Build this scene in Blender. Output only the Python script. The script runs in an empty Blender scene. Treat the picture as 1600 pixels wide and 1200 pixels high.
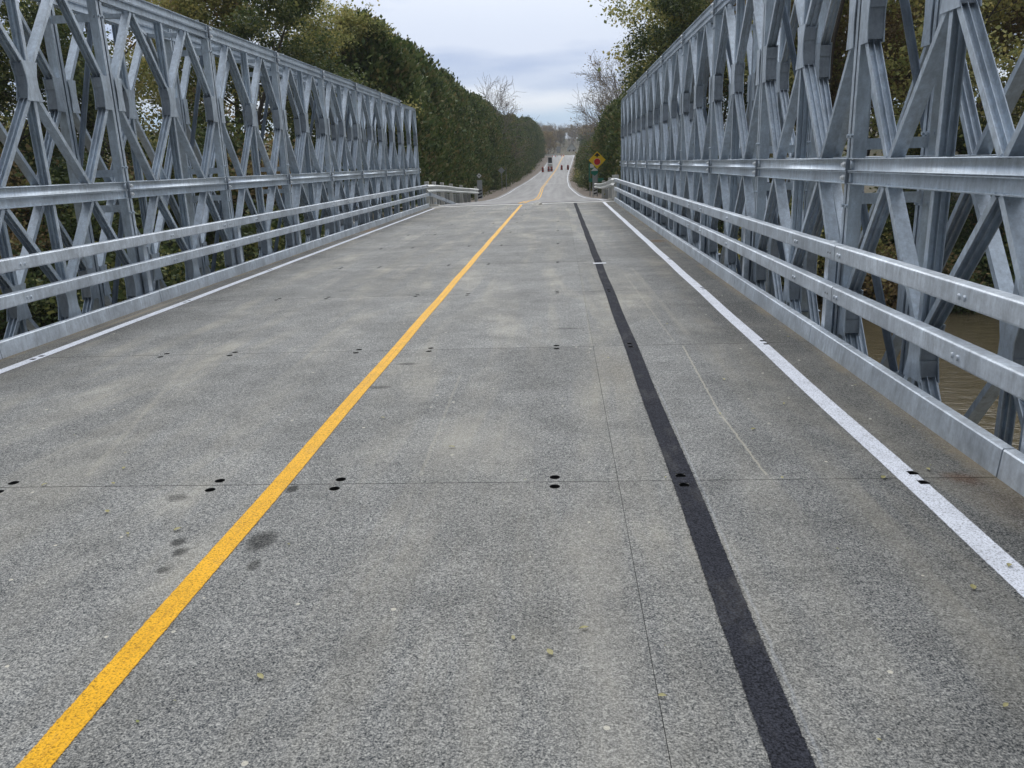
import bpy, bmesh, math, random
import numpy as np
from mathutils import Matrix, Vector
S = bpy.context.scene
COL = S.collection
R = math.radians

# ------------------------------------------------------------------ camera
F_PX, PITCH, YAW, ROLL, CAM_H = 1242.7, 0.2707, 0.0663, 0.0359, 1.5645
cam = bpy.data.cameras.new('camera'); cam.sensor_width = 36; cam.lens = F_PX / 1600 * 36
cam.clip_start = 0.05; cam.clip_end = 5000
co = bpy.data.objects.new('camera', cam); COL.objects.link(co); S.camera = co
c, s = math.cos(YAW), math.sin(YAW); cp, sp = math.cos(PITCH), math.sin(PITCH); cr, sr = math.cos(ROLL), math.sin(ROLL)
r0 = Vector((c, s, 0)); fw = Vector((-s * cp, c * cp, -sp)); u0 = Vector((-s * sp, c * sp, cp))
rt = r0 * cr - u0 * sr; up = r0 * sr + u0 * cr
M = Matrix((rt, up, -fw)).transposed().to_4x4(); M.translation = (0, 0, CAM_H)
co.matrix_world = M

# ------------------------------------------------------------------ light
SUN_EL, SUN_AZ = R(42), R(2)       # azimuth clockwise from +Y
EXPO = 0.62
W = bpy.data.worlds.new('World'); S.world = W; W.use_nodes = True
nt = W.node_tree; nt.nodes.clear()
def N(t, **k):
    n = nt.nodes.new(t)
    for a, b in k.items(): setattr(n, a, b)
    return n
out = N('ShaderNodeOutputWorld')
sky = N('ShaderNodeTexSky', sky_type='NISHITA', sun_disc=False, sun_elevation=SUN_EL, sun_rotation=SUN_AZ, air_density=1.0, dust_density=1.5)
bg1 = N('ShaderNodeBackground'); bg1.inputs[1].default_value = 0.10
nt.links.new(sky.outputs[0], bg1.inputs[0])
bg2 = N('ShaderNodeBackground'); bg2.inputs[1].default_value = 1.0
geo = N('ShaderNodeTexCoord'); sep = N('ShaderNodeSeparateXYZ'); nt.links.new(geo.outputs['Generated'], sep.inputs[0])
mp = N('ShaderNodeMapping'); mp.inputs['Scale'].default_value = (3.2, 3.2, 17); nt.links.new(geo.outputs['Generated'], mp.inputs[0])
mp.inputs['Location'].default_value = (1.7, 0.4, 0.35)
nz = N('ShaderNodeTexNoise'); nz.inputs['Scale'].default_value = 1.0; nz.inputs['Detail'].default_value = 8; nz.inputs['Roughness'].default_value = .5
nt.links.new(mp.outputs[0], nz.inputs['Vector'])
# cloud colour by thickness
cr1 = N('ShaderNodeValToRGB'); e = cr1.color_ramp.elements
e[0].position = .42; e[0].color = (.70, .74, .82, 1); e[1].position = .57; e[1].color = (.34, .42, .60, 1)
nt.links.new(nz.outputs['Fac'], cr1.inputs[0])
# layered base by elevation (z of the view direction)
cr2 = N('ShaderNodeValToRGB'); cr2.color_ramp.interpolation = 'B_SPLINE'
el = cr2.color_ramp.elements; el[0].position = 0.0; el[0].color = (.58, .63, .70, 1); el[1].position = 1; el[1].color = (1.1, 1.13, 1.18, 1)
for p, cl in ((.026, (0.437, 0.504, 0.571)), (.038, (0.521, 0.554, 0.588)), (.048, (0.227, 0.395, 0.521)), (.060, (0.235, 0.386, 0.504)), (.068, (0.462, 0.504, 0.538)), (.078, (0.521, 0.538, 0.546)), (.090, (0.227, 0.302, 0.428)),
              (.125, (0.202, 0.252, 0.386)), (.155, (0.235, 0.294, 0.412)), (.185, (0.353, 0.395, 0.479)), (.23, (0.420, 0.454, 0.521)), (.45, (0.950, 0.980, 1.030))):
    q = el.new(p); q.color = (*cl, 1)
nz2 = N('ShaderNodeTexNoise'); nz2.inputs['Scale'].default_value = 5; nz2.inputs['Detail'].default_value = 6
nt.links.new(geo.outputs['Generated'], nz2.inputs['Vector'])
ad = N('ShaderNodeMath', operation='MULTIPLY_ADD'); ad.inputs[1].default_value = .035; nt.links.new(nz2.outputs['Fac'], ad.inputs[0])
sb = N('ShaderNodeMath', operation='SUBTRACT'); sb.inputs[1].default_value = .0175; nt.links.new(sep.outputs['Z'], sb.inputs[0]); nt.links.new(sb.outputs[0], ad.inputs[2])
nt.links.new(ad.outputs[0], cr2.inputs[0])
mx = N('ShaderNodeMixRGB'); mx.inputs[0].default_value = .48
nt.links.new(cr2.outputs[0], mx.inputs[1]); nt.links.new(cr1.outputs[0], mx.inputs[2])
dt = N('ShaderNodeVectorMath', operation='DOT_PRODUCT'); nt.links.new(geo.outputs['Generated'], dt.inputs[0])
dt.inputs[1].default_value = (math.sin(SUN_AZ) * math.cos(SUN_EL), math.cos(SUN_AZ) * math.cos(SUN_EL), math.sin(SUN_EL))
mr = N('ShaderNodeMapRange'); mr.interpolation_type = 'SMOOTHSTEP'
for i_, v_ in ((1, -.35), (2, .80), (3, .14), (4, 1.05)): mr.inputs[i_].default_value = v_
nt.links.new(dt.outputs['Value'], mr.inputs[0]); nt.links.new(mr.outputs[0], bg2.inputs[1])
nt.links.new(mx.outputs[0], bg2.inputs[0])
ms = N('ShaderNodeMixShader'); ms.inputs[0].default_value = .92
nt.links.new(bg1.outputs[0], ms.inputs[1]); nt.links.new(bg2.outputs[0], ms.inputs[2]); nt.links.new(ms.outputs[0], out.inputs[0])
sl = bpy.data.lights.new('sun', 'SUN'); sl.energy = 1.3; sl.angle = R(60); sl.color = (1, .97, .92)
so = bpy.data.objects.new('sun', sl); COL.objects.link(so)
so.rotation_euler = Vector((math.sin(SUN_AZ) * math.cos(SUN_EL), math.cos(SUN_AZ) * math.cos(SUN_EL), math.sin(SUN_EL))).to_track_quat('Z', 'Y').to_euler()
S.view_settings.view_transform = 'Standard'; S.view_settings.look = 'None'; S.view_settings.exposure = EXPO; S.view_settings.gamma = 1

# ------------------------------------------------------------------ tagging and linking
def tag(o, label=None, cat=None, group=None, kind=None):
    if label: o['label'] = label
    if cat: o['category'] = cat
    if group: o['group'] = group
    if kind: o['kind'] = kind
    return o
def link(name, me, mat=None, parent=None, loc=None, rot=None):
    o = bpy.data.objects.new(name, me); COL.objects.link(o)
    if mat and me and not me.materials: me.materials.append(mat)
    if parent: o.parent = parent
    if loc: o.location = loc
    if rot: o.rotation_euler = rot
    return o
def empty(name, loc=(0, 0, 0), rz=0):
    o = bpy.data.objects.new(name, None); o.empty_display_size = .3; COL.objects.link(o); o.location = loc; o.rotation_euler = (0, 0, rz); return o
def mesh(name, V, Fc, mats=None, fm=None, smooth=False):
    me = bpy.data.meshes.new(name)
    me.from_pydata([tuple(v) for v in V], [], [tuple(f) for f in Fc])
    if mats:
        for m in mats: me.materials.append(m)
    if fm is not None: me.polygons.foreach_set('material_index', np.array(fm, dtype=np.int32))
    if smooth: me.polygons.foreach_set('use_smooth', np.ones(len(me.polygons), dtype=bool))
    me.update(); return me
def quads_mesh(name, V, nper=4, mat=None):
    """numpy verts grouped in n-gons of nper"""
    V = np.asarray(V, dtype=np.float32).reshape(-1, 3); n = len(V) // nper
    me = bpy.data.meshes.new(name)
    me.vertices.add(len(V)); me.vertices.foreach_set('co', V.ravel())
    me.loops.add(n * nper); me.loops.foreach_set('vertex_index', np.arange(n * nper, dtype=np.int32))
    me.polygons.add(n); me.polygons.foreach_set('loop_start', np.arange(n, dtype=np.int32) * nper)
    me.update(calc_edges=True)
    if mat: me.materials.append(mat)
    return me
class MB:
    def __init__(s): s.V = []; s.F = []; s.m = []
    def add(s, vs, fs, mi=0):
        b = len(s.V); s.V += [tuple(v) for v in vs]; s.F += [tuple(i + b for i in f) for f in fs]; s.m += [mi] * len(fs)
    def box(s, a, b, mi=0):
        x0, y0, z0 = [min(p, q) for p, q in zip(a, b)]; x1, y1, z1 = [max(p, q) for p, q in zip(a, b)]
        s.add([(x0, y0, z0), (x1, y0, z0), (x1, y1, z0), (x0, y1, z0), (x0, y0, z1), (x1, y0, z1), (x1, y1, z1), (x0, y1, z1)],
              [(0, 3, 2, 1), (4, 5, 6, 7), (0, 1, 5, 4), (1, 2, 6, 5), (2, 3, 7, 6), (3, 0, 4, 7)], mi)
    def obox(s, o, ax, ay, az, mi=0):
        """oriented box: origin corner o and three edge vectors"""
        o, ax, ay, az = map(Vector, (o, ax, ay, az))
        if ax.cross(ay).dot(az) < 0: ax, ay = ay, ax
        s.add([o, o + ax, o + ax + ay, o + ay, o + az, o + ax + az, o + ax + ay + az, o + ay + az],
              [(0, 3, 2, 1), (4, 5, 6, 7), (0, 1, 5, 4), (1, 2, 6, 5), (2, 3, 7, 6), (3, 0, 4, 7)], mi)
    def extr(s, prof, y0, y1, mi=0, axis=1):
        """closed profile [(x,z)..] extruded along y"""
        n = len(prof)
        vs = [(x, y0, z) for x, z in prof] + [(x, y1, z) for x, z in prof]
        fs = [(i, (i + 1) % n, (i + 1) % n + n, i + n) for i in range(n)] + [tuple(range(n))[::-1], tuple(range(n, 2 * n))]
        s.add(vs, fs, mi)
    def tube(s, p, q, r0, r1=None, n=8, mi=0, cap=True):
        p, q = Vector(p), Vector(q); r1 = r0 if r1 is None else r1
        d = (q - p).normalized(); a = d.orthogonal().normalized(); b = d.cross(a)
        vs = [p + (a * math.cos(t) + b * math.sin(t)) * r0 for t in [2 * math.pi * i / n for i in range(n)]]
        vs += [q + (a * math.cos(t) + b * math.sin(t)) * r1 for t in [2 * math.pi * i / n for i in range(n)]]
        fs = [(i, (i + 1) % n, (i + 1) % n + n, i + n) for i in range(n)]
        if cap: fs += [tuple(range(n))[::-1], tuple(range(n, 2 * n))]
        s.add(vs, fs, mi)
    def me(s, name, mats=None, smooth=False, bevel=0):
        m = mesh(name, s.V, s.F, mats, s.m, smooth)
        bm = bmesh.new(); bm.from_mesh(m)
        if bevel: bmesh.ops.bevel(bm, geom=bm.edges[:], offset=bevel, segments=1, affect='EDGES', profile=.5)
        bmesh.ops.recalc_face_normals(bm, faces=bm.faces); bm.to_mesh(m); bm.free(); return m

# ------------------------------------------------------------------ materials
class Mat:
    def __init__(s, name, col=(.5, .5, .5), rough=.6, metal=0, spec=.5):
        s.m = bpy.data.materials.new(name); s.m.use_nodes = True; s.t = s.m.node_tree
        s.b = s.t.nodes['Principled BSDF']; s.o = s.t.nodes['Material Output']
        s.b.inputs['Base Color'].default_value = (*col, 1); s.b.inputs['Roughness'].default_value = rough; s.b.inputs['Metallic'].default_value = metal
        s.b.inputs['Specular IOR Level'].default_value = spec
    def n(s, t, ins=None, **k):
        n = s.t.nodes.new(t)
        for a, b in k.items(): setattr(n, a, b)
        for a, b in (ins or {}).items():
            if hasattr(b, 'is_output') or isinstance(b, bpy.types.NodeSocket): s.t.links.new(b, n.inputs[a])
            else: n.inputs[a].default_value = b
        return n
    def l(s, a, b): s.t.links.new(a, b)
    def co(s, kind='Object', scale=(1, 1, 1), loc=(0, 0, 0), rot=(0, 0, 0)):
        if kind == 'World': src = s.n('ShaderNodeNewGeometry').outputs['Position']
        else: src = s.n('ShaderNodeTexCoord').outputs[kind]
        return s.n('ShaderNodeMapping', {'Vector': src, 'Scale': scale, 'Location': loc, 'Rotation': rot}).outputs[0]
    def noise(s, vec, scale, detail=4, rough=.5, dist=0):
        return s.n('ShaderNodeTexNoise', {'Vector': vec, 'Scale': scale, 'Detail': detail, 'Roughness': rough, 'Distortion': dist}).outputs['Fac']
    def ramp(s, fac, stops):
        n = s.n('ShaderNodeValToRGB', {'Fac': fac}); el = n.color_ramp.elements
        el[0].position = stops[0][0]; el[1].position = stops[-1][0]
        def c4(c): return (c, c, c, 1) if isinstance(c, (int, float)) else (*c, 1)
        el[0].color = c4(stops[0][1]); el[1].color = c4(stops[-1][1])
        for p, c_ in stops[1:-1]: q = el.new(p); q.color = c4(c_)
        return n.outputs[0]
    def mix(s, fac, a, b, mode='MIX'):
        n = s.n('ShaderNodeMixRGB', blend_type=mode)
        for i, v in ((0, fac), (1, a), (2, b)):
            if isinstance(v, bpy.types.NodeSocket): s.l(v, n.inputs[i])
            elif i == 0: n.inputs[0].default_value = v
            else: n.inputs[i].default_value = (*v, 1) if not isinstance(v, (int, float)) else (v, v, v, 1)
        return n.outputs[0]
    def math(s, op, a, b=0, c_=None):
        n = s.n('ShaderNodeMath', operation=op)
        for i, v in enumerate((a, b) if c_ is None else (a, b, c_)):
            if isinstance(v, bpy.types.NodeSocket): s.l(v, n.inputs[i])
            else: n.inputs[i].default_value = v
        return n.outputs[0]
    def bump(s, h, strength=.3, dist=.01):
        n = s.n('ShaderNodeBump', {'Height': h, 'Strength': strength, 'Distance': dist}); s.l(n.outputs[0], s.b.inputs['Normal'])
    def color(s, sock): s.l(sock, s.b.inputs['Base Color'])
    def rough(s, sock): s.l(sock, s.b.inputs['Roughness'])

def galv(name, base=(.52, .585, .65), metal=.66, rough=.46, blotch=.5):
    m = Mat(name, base, rough, metal)
    w = m.co('World')
    vor = m.n('ShaderNodeTexVoronoi', {'Vector': w, 'Scale': 60.0})
    sp1 = m.ramp(vor.outputs['Distance'], [(0, .86), (1, 1.12)])
    n1 = m.noise(w, 2.3, 6, .6, .5); n2 = m.noise(m.co('World', (6, 6, 1.3)), 4, 5, .65); n3 = m.noise(w, 25, 4, .6)
    c1 = m.ramp(n1, [(.3, tuple(b * (1 - .34 * blotch) for b in base)), (.7, tuple(min(1, b * (1 + .38 * blotch)) for b in base))])
    c2 = m.mix(1, c1, m.ramp(n2, [(.3, .82), (.72, 1.16)]), 'MULTIPLY')
    c3 = m.mix(1, c2, m.ramp(n3, [(.25, .88), (.75, 1.1)]), 'MULTIPLY')
    c4 = m.mix(.5, c3, sp1, 'MULTIPLY')
    oi = m.n('ShaderNodeObjectInfo').outputs['Random']
    c4 = m.mix(1, c4, m.ramp(oi, [(0, (.89, .90, .91)), (.5, (1., 1., 1.)), (1, (1.09, 1.08, 1.07))]), 'MULTIPLY')
    stn = m.noise(m.co('World', (9, 9, .9)), 3, 6, .7); c4 = m.mix(m.ramp(stn, [(.60, 0.), (.74, .45)]), c4, (.22, .23, .24))
    m.color(c4); m.rough(m.ramp(n3, [(.2, rough - .08), (.8, rough + .15)]))
    m.bump(m.noise(w, 90, 3), .12, .002)
    return m.m
GALV = galv('galvanised_steel')
GALV_RAIL = galv('galvanised_rail_steel', (.58, .635, .695), .5, .48, .7)
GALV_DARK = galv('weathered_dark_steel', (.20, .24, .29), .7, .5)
GALV_MID = galv('shaded_plate_steel', (.34, .38, .43), .5, .5)  # darker copy of the galvanised steel; shade of the gusset hollows put into its colour
BOLT = Mat('bright_bolt_zinc', (.85, .87, .88), .4, .3).m
def simple(name, col, rough=.6, metal=0, var=.15, sc=8):
    m = Mat(name, col, rough, metal); n = m.noise(m.co('World'), sc, 5, .6)
    m.color(m.ramp(n, [(.3, tuple(x * (1 - var) for x in col)), (.7, tuple(min(1, x * (1 + var)) for x in col))])); return m.m

def deck_mat():
    m = Mat('aggregate_deck', (.2, .2, .2), .88, 0, .35)
    w = m.co('World'); 
    g1 = m.noise(w, 150, 2, .6); g2 = m.noise(w, 62, 3, .65)
    vc = m.n('ShaderNodeSeparateXYZ', {0: m.n('ShaderNodeTexVoronoi', {'Vector': w, 'Scale': 165.0}).outputs['Color']}).outputs[0]
    vc2 = m.n('ShaderNodeSeparateXYZ', {0: m.n('ShaderNodeTexVoronoi', {'Vector': w, 'Scale': 95.0}).outputs['Color']}).outputs[0]
    base = m.ramp(g1, [(.36, (.02, .026, .036)), (.5, (.21, .22, .23)), (.62, (.64, .64, .62))])
    base = m.mix(.5, base, m.mix(.5, m.ramp(vc, [(.05, (.02, .026, .04)), (.5, (.20, .21, .22)), (.97, (.85, .85, .83))]), m.ramp(vc2, [(.05, (.03, .036, .05)), (.5, (.20, .21, .22)), (.97, (.70, .70, .68))])))
    base = m.mix(.30, base, m.ramp(g2, [(.36, (.07, .077, .085)), (.64, (.34, .345, .35))]))
    # tyre dust streaks along the travel direction and blotches
    st = m.noise(m.co('World', (1.5, .16, 1), (3.1, 0, 0)), 1.6, 7, .62, .6)
    bl = m.noise(w, .9, 7, .6, .4); b2 = m.noise(w, 3.5, 6, .65)
    dust = m.math('MULTIPLY', m.ramp(st, [(.46, 0.), (.66, 1.)]), m.ramp(bl, [(.38, .25), (.65, 1.)]))
    base = m.mix(dust, base, m.mix(.55, base, (.42, .40, .35)))
    base = m.mix(1, base, m.ramp(bl, [(.3, .86), (.7, 1.14)]), 'MULTIPLY')
    base = m.mix(1, base, m.ramp(b2, [(.3, .88), (.72, 1.13)]), 'MULTIPLY')
    # edges beside the curbs stay darker with less traffic film
    x = m.n('ShaderNodeSeparateXYZ', {0: m.n('ShaderNodeNewGeometry').outputs['Position']})
    X, Y = x.outputs[0], x.outputs[1]
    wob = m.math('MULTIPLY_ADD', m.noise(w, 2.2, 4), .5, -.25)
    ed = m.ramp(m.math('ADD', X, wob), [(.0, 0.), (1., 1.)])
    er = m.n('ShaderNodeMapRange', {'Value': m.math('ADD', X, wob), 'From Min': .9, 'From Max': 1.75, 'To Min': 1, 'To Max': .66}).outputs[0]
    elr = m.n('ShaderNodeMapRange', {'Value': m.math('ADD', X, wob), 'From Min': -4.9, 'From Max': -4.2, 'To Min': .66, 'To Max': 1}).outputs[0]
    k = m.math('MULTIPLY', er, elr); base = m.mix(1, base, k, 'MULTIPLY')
    # spots: (x, y, rx, ry, amount, colour)
    def spot(base, sx, sy, rx, ry, amt, col, soft=.55, mode='MIX'):
        dx = m.math('DIVIDE', m.math('SUBTRACT', X, sx), rx); dy = m.math('DIVIDE', m.math('SUBTRACT', Y, sy), ry)
        d = m.math('SQRT', m.math('ADD', m.math('MULTIPLY', dx, dx), m.math('MULTIPLY', dy, dy)))
        d = m.math('ADD', d, m.math('MULTIPLY_ADD', b3, .9, -.45))
        f = m.n('ShaderNodeMapRange', {'Value': d, 'From Min': 1.1, 'From Max': 1.1 - soft, 'To Min': 0, 'To Max': amt}).outputs[0]
        return m.mix(f, base, col)
    b3 = m.noise(w, 12, 5, .6)
    dk = (.035, .036, .038)
    for a in ((-1.335, 3.12, .075, .10, .58), (-1.29, 2.9, .03, .05, .5), (-1.66, 3.02, .035, .045, .6), (-1.71, 3.11, .035, .05, .6), (-1.39, 3.70, .035, .05, .7), (-1.66, 2.86, .03, .03, .5), (-1.95, 3.6, .06, .05, .5), (-1.28, 6.3, .1, .05, .45), (-1.35, 5.6, .1, .05, .4), (.05, 7.6, .16, .05, .35)):
        base = spot(base, *a, dk)
    base = spot(base, 2.02, 3.45, .2, .42, .34, (.15, .11, .075), 1.0)
    base = spot(base, 1.95, 3.75, .12, .10, .35, (.16, .07, .03), .9)
    base = spot(base, 1.9, 15.9, .2, .35, .5, (.17, .09, .04), .9)
    base = spot(base, .42, 6.0, .2, .9, .25, (.36, .32, .25), 1.)
    base = spot(base, .12, 2.2, .18, 2.3, .13, (.50, .49, .47), 1.)
    base = spot(base, -.55, 4.4, .45, .6, .34, (.44, .43, .40), 1.)
    base = spot(base, -4.98, 9.0, .06, 1.6, .6, (.36, .32, .26), 1.)
    base = spot(base, -4.98, 21, .10, 1.0, .6, (.28, .17, .09), 1.)
    # pale scratches
    def line(base, x0, y0, x1, y1, wd, amt, col=(.5, .48, .42)):
        t = m.n('ShaderNodeMapRange', {'Value': Y, 'From Min': y0, 'From Max': y1, 'To Min': x0, 'To Max': x1}).outputs[0]
        d = m.math('ABSOLUTE', m.math('ADD', m.math('SUBTRACT', X, t), m.math('MULTIPLY_ADD', b3, .03, -.015)))
        f = m.math('MULTIPLY', m.n('ShaderNodeMapRange', {'Value': d, 'From Min': wd, 'From Max': wd * .3, 'To Min': 0, 'To Max': amt}).outputs[0],
                   m.math('MULTIPLY', m.math('GREATER_THAN', Y, y0), m.math('LESS_THAN', Y, y1)))
        return m.mix(f, base, col)
    base = line(base, 1.02, 3.82, .985, 4.9, .009, .6); base = line(base, .985, 4.9, 1.035, 6.76, .009, .6)
    base = line(base, -.755, 3.85, -.79, 5.9, .014, .22); base = line(base, .985, 6.9, .9, 11.2, .014, .22); base = line(base, 1.15, 7.2, 1.05, 12., .04, .14)
    base = line(base, -2.6, 3.9, -3.0, 5.6, .03, .16); base = line(base, -3.0, 5.6, -3.5, 7.4, .04, .12)
    base = line(base, .262, 6.8, .285, 11.2, .02, .25, (.36, .35, .31))
    vr = m.n('ShaderNodeTexVoronoi', {'Vector': m.co('World', (1, 1, .0)), 'Scale': 8.0})
    fl = m.math('MULTIPLY', m.math('LESS_THAN', vr.outputs['Distance'], m.math('MULTIPLY_ADD', m.noise(w, 3, 2), .12, .015)), m.math('GREATER_THAN', m.n('ShaderNodeSeparateXYZ', {0: vr.outputs['Color']}).outputs[0], .80))
    base = m.mix(m.math('MULTIPLY', fl, .85), base, (.62, .60, .54))
    base = line(base, .670, -1, .670, 5.5, .008, .16, (.55, .6, .68))
    cell = m.n('ShaderNodeCombineXYZ', {0: m.math('FLOOR', m.math('DIVIDE', m.math('SUBTRACT', X, .27), 1.75)), 1: m.math('FLOOR', m.math('DIVIDE', m.math('SUBTRACT', Y, 3.76), 3.048))}).outputs[0]
    wn = m.n('ShaderNodeTexWhiteNoise', {0: cell}).outputs['Value']; base = m.mix(1, base, m.ramp(wn, [(0, .93), (1, 1.07)]), 'MULTIPLY')
    for xa, xb in ((2.0, 2.11), (-5.03, -5.11)):
        f = m.n('ShaderNodeMapRange', {'Value': m.math('ADD', X, m.math('MULTIPLY_ADD', b3, .12 if xa > 0 else -.12, -.06 if xa > 0 else .06)), 'From Min': xa, 'From Max': xb, 'To Min': 0, 'To Max': .75}).outputs[0]
        base = m.mix(m.math('MULTIPLY', f, m.ramp(m.noise(m.co('World', (.2, .7, 1)), 2, 5), [(.4, .2), (.6, 1.)])), base, (.30, .26, .20))
    base = m.mix(1, base, (1.0, .985, .945), 'MULTIPLY')
    bc = m.n('ShaderNodeBrightContrast', {'Color': base, 'Bright': .03, 'Contrast': .20}); base = bc.outputs[0]
    m.color(base)
    m.bump(m.math('ADD', m.math('ADD', g1, g2), m.math('MULTIPLY', vc, .3)), .7, .008)
    return m.m
DECK = deck_mat()
def paint(name, col, worn=.12, edge=.006, halfw=.06, grain=.5, xc=None, rgh=.6):
    """road paint whose ragged overspray edge lets the surface below through"""
    m = Mat(name, col, rgh if col[0] > .2 else .95, 0, .2 if col[0] > .2 else .1); w = m.co('World')
    g = m.noise(w, 150, 2, .6); g2 = m.noise(w, 7, 5)
    c1 = m.ramp(g, [(.33, tuple(x * (1 - grain) for x in col)), (.5, col), (.68, tuple(min(1, x * (1.12 if col[0] > .2 else 1.9)) for x in col))])
    c1 = m.mix(1, c1, m.ramp(g2, [(.3, .9), (.7, 1.07)]), 'MULTIPLY'); at = m.n('ShaderNodeAttribute', attribute_name='edge').outputs['Fac']
    if col[2] < .04 and col[0] > .5:  # twin pass seam
        seam = m.n('ShaderNodeMapRange', {'Value': at, 'From Min': .0, 'From Max': .05, 'To Min': .55, 'To Max': 0}).outputs[0]
        c1 = m.mix(m.math('MULTIPLY', seam, m.ramp(m.noise(m.co('World', (1, .8, 1)), 2.5, 6), [(.4, .15), (.6, 1.)])), c1, (.45, .20, .02))
    grime = m.ramp(m.noise(m.co('World', (1, .35, 1)), 5, 7, .7), [(.52, 0.), (.75, .5)]); c1 = m.mix(grime, c1, m.mix(.5, c1, (.25, .24, .22)))
    m.color(c1)
    m.bump(g, .5, .005)     # 0 in the middle of the line, 1 at its rim
    th = m.math('ADD', at, m.math('MULTIPLY_ADD', g, .5, -.25))
    th = m.math('ADD', th, m.math('MULTIPLY_ADD', m.noise(w, 22, 5), .22, -.11))
    a = m.n('ShaderNodeMapRange', {'Value': th, 'From Min': .62, 'From Max': .5, 'To Min': 0, 'To Max': 1}).outputs[0]
    a = m.math('MULTIPLY', a, m.n('ShaderNodeMapRange', {'Value': g, 'From Min': .33 - .1, 'From Max': .36, 'To Min': 1 - worn * 3, 'To Max': 1}).outputs[0])
    tr = m.n('ShaderNodeBsdfTransparent'); mxs = m.n('ShaderNodeMixShader', {0: a, 1: tr.outputs[0], 2: m.b.outputs[0]}); m.l(mxs.outputs[0], m.o.inputs[0])
    return m.m
YELLOW = paint('yellow_line_paint', (.80, .42, .012)); WHITE = paint('white_line_paint', (.76, .79, .86)); BLACK = paint('blackout_paint', (.033, .035, .044), .05, grain=.7)
def asphalt():
    m = Mat('asphalt', (.3, .3, .3), .85); w = m.co('World'); n1 = m.noise(w, 2, 7, .65); n2 = m.noise(m.co('World', (2.2, .05, 1)), 1.0, 6)
    c_ = m.ramp(n1, [(.3, (.245, .245, .25)), (.7, (.34, .34, .34))]); c_ = m.mix(1, c_, m.ramp(n2, [(.35, .85), (.65, 1.12)]), 'MULTIPLY'); m.color(c_); return m.m
def ground():
    m = Mat('earth_and_grass', (.1, .1, .05), .95); w = m.co('World'); n1 = m.noise(w, .5, 8, .65); n2 = m.noise(w, 6, 6, .7)
    a = m.ramp(n1, [(.35, (.045, .055, .018)), (.5, (.075, .065, .03)), (.65, (.10, .075, .045))]); m.color(m.mix(1, a, m.ramp(n2, [(.3, .6), (.7, 1.4)]), 'MULTIPLY')); m.bump(n2, .8, .2); return m.m
def shoulder():
    m = Mat('gravel_shoulder', (.2, .17, .13), .95); w = m.co('World'); n1 = m.noise(w, 1.2, 8, .7); n2 = m.noise(w, 22, 4, .7)
    a = m.ramp(n1, [(.35, (.15, .125, .10)), (.65, (.26, .215, .18))]); m.color(m.mix(1, a, m.ramp(n2, [(.3, .7), (.7, 1.3)]), 'MULTIPLY')); m.bump(n2, .6, .05); return m.m
def water():
    m = Mat('muddy_water', (.12, .09, .045), .10, 0, .5); w = m.co('World', (1, 2.6, 1)); n1 = m.noise(w, 1.4, 5, .6, .6); n2 = m.noise(w, 5, 3, .5)
    m.bump(m.math('ADD', n1, m.math('MULTIPLY', n2, .35)), .28, .18); m.color(m.ramp(n1, [(.3, (.085, .070, .042)), (.7, (.125, .102, .062))])); return m.m
def leafmat(name, cols, trans=.3, patch=.6, rough=.6):
    m = Mat(name, cols[0], rough, 0, .3); rnd = m.n('ShaderNodeNewGeometry').outputs['Random Per Island']
    n1 = m.noise(m.co('World'), patch, 5, .6)
    f = m.math('ADD', m.math('MULTIPLY', rnd, .55), m.math('MULTIPLY_ADD', n1, 1.6, -.55))
    k = len(cols); c_ = m.ramp(f, [(.12 + .76 * i / (k - 1), cols[i]) for i in range(k)]); m.color(c_)
    tr = m.n('ShaderNodeBsdfTranslucent', {'Color': c_}); mx_ = m.n('ShaderNodeMixShader', {0: trans, 1: m.b.outputs[0], 2: tr.outputs[0]}); m.l(mx_.outputs[0], m.o.inputs[0]); return m.m
LEAF_CEDAR = leafmat('cedar_foliage', [(.036, .062, .022), (.090, .140, .042), (.16, .20, .062), (.28, .23, .10)], .15, .8)
LEAF_YG = leafmat('autumn_foliage', [(.13, .16, .06), (.28, .31, .10), (.46, .43, .16), (.64, .54, .20)], .35, .5)
LEAF_GREEN = leafmat('dark_foliage', [(.034, .055, .022), (.070, .10, .034), (.12, .155, .05), (.28, .27, .09)], .3, .5)
LEAF_BROWN = leafmat('brown_foliage', [(.13, .11, .055), (.25, .18, .09), (.36, .25, .12), (.32, .30, .11)], .3, .6)
BARK = simple('bark', (.085, .070, .055), .9, 0, .35, 14); BARK_PALE = simple('pale_twig_bark', (.22, .19, .17), .9, 0, .3, 10); BIRCH = simple('birch_bark', (.55, .52, .48), .8, 0, .35, 9)
WHITEM = simple('white_paint_metal', (.72, .73, .72), .5, 0, .08); CONC = simple('pale_concrete', (.50, .48, .43), .9, 0, .22, 9)
WBEAM = galv('galvanised_w_beam', (.60, .62, .60), .3, .5, .5)

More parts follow.
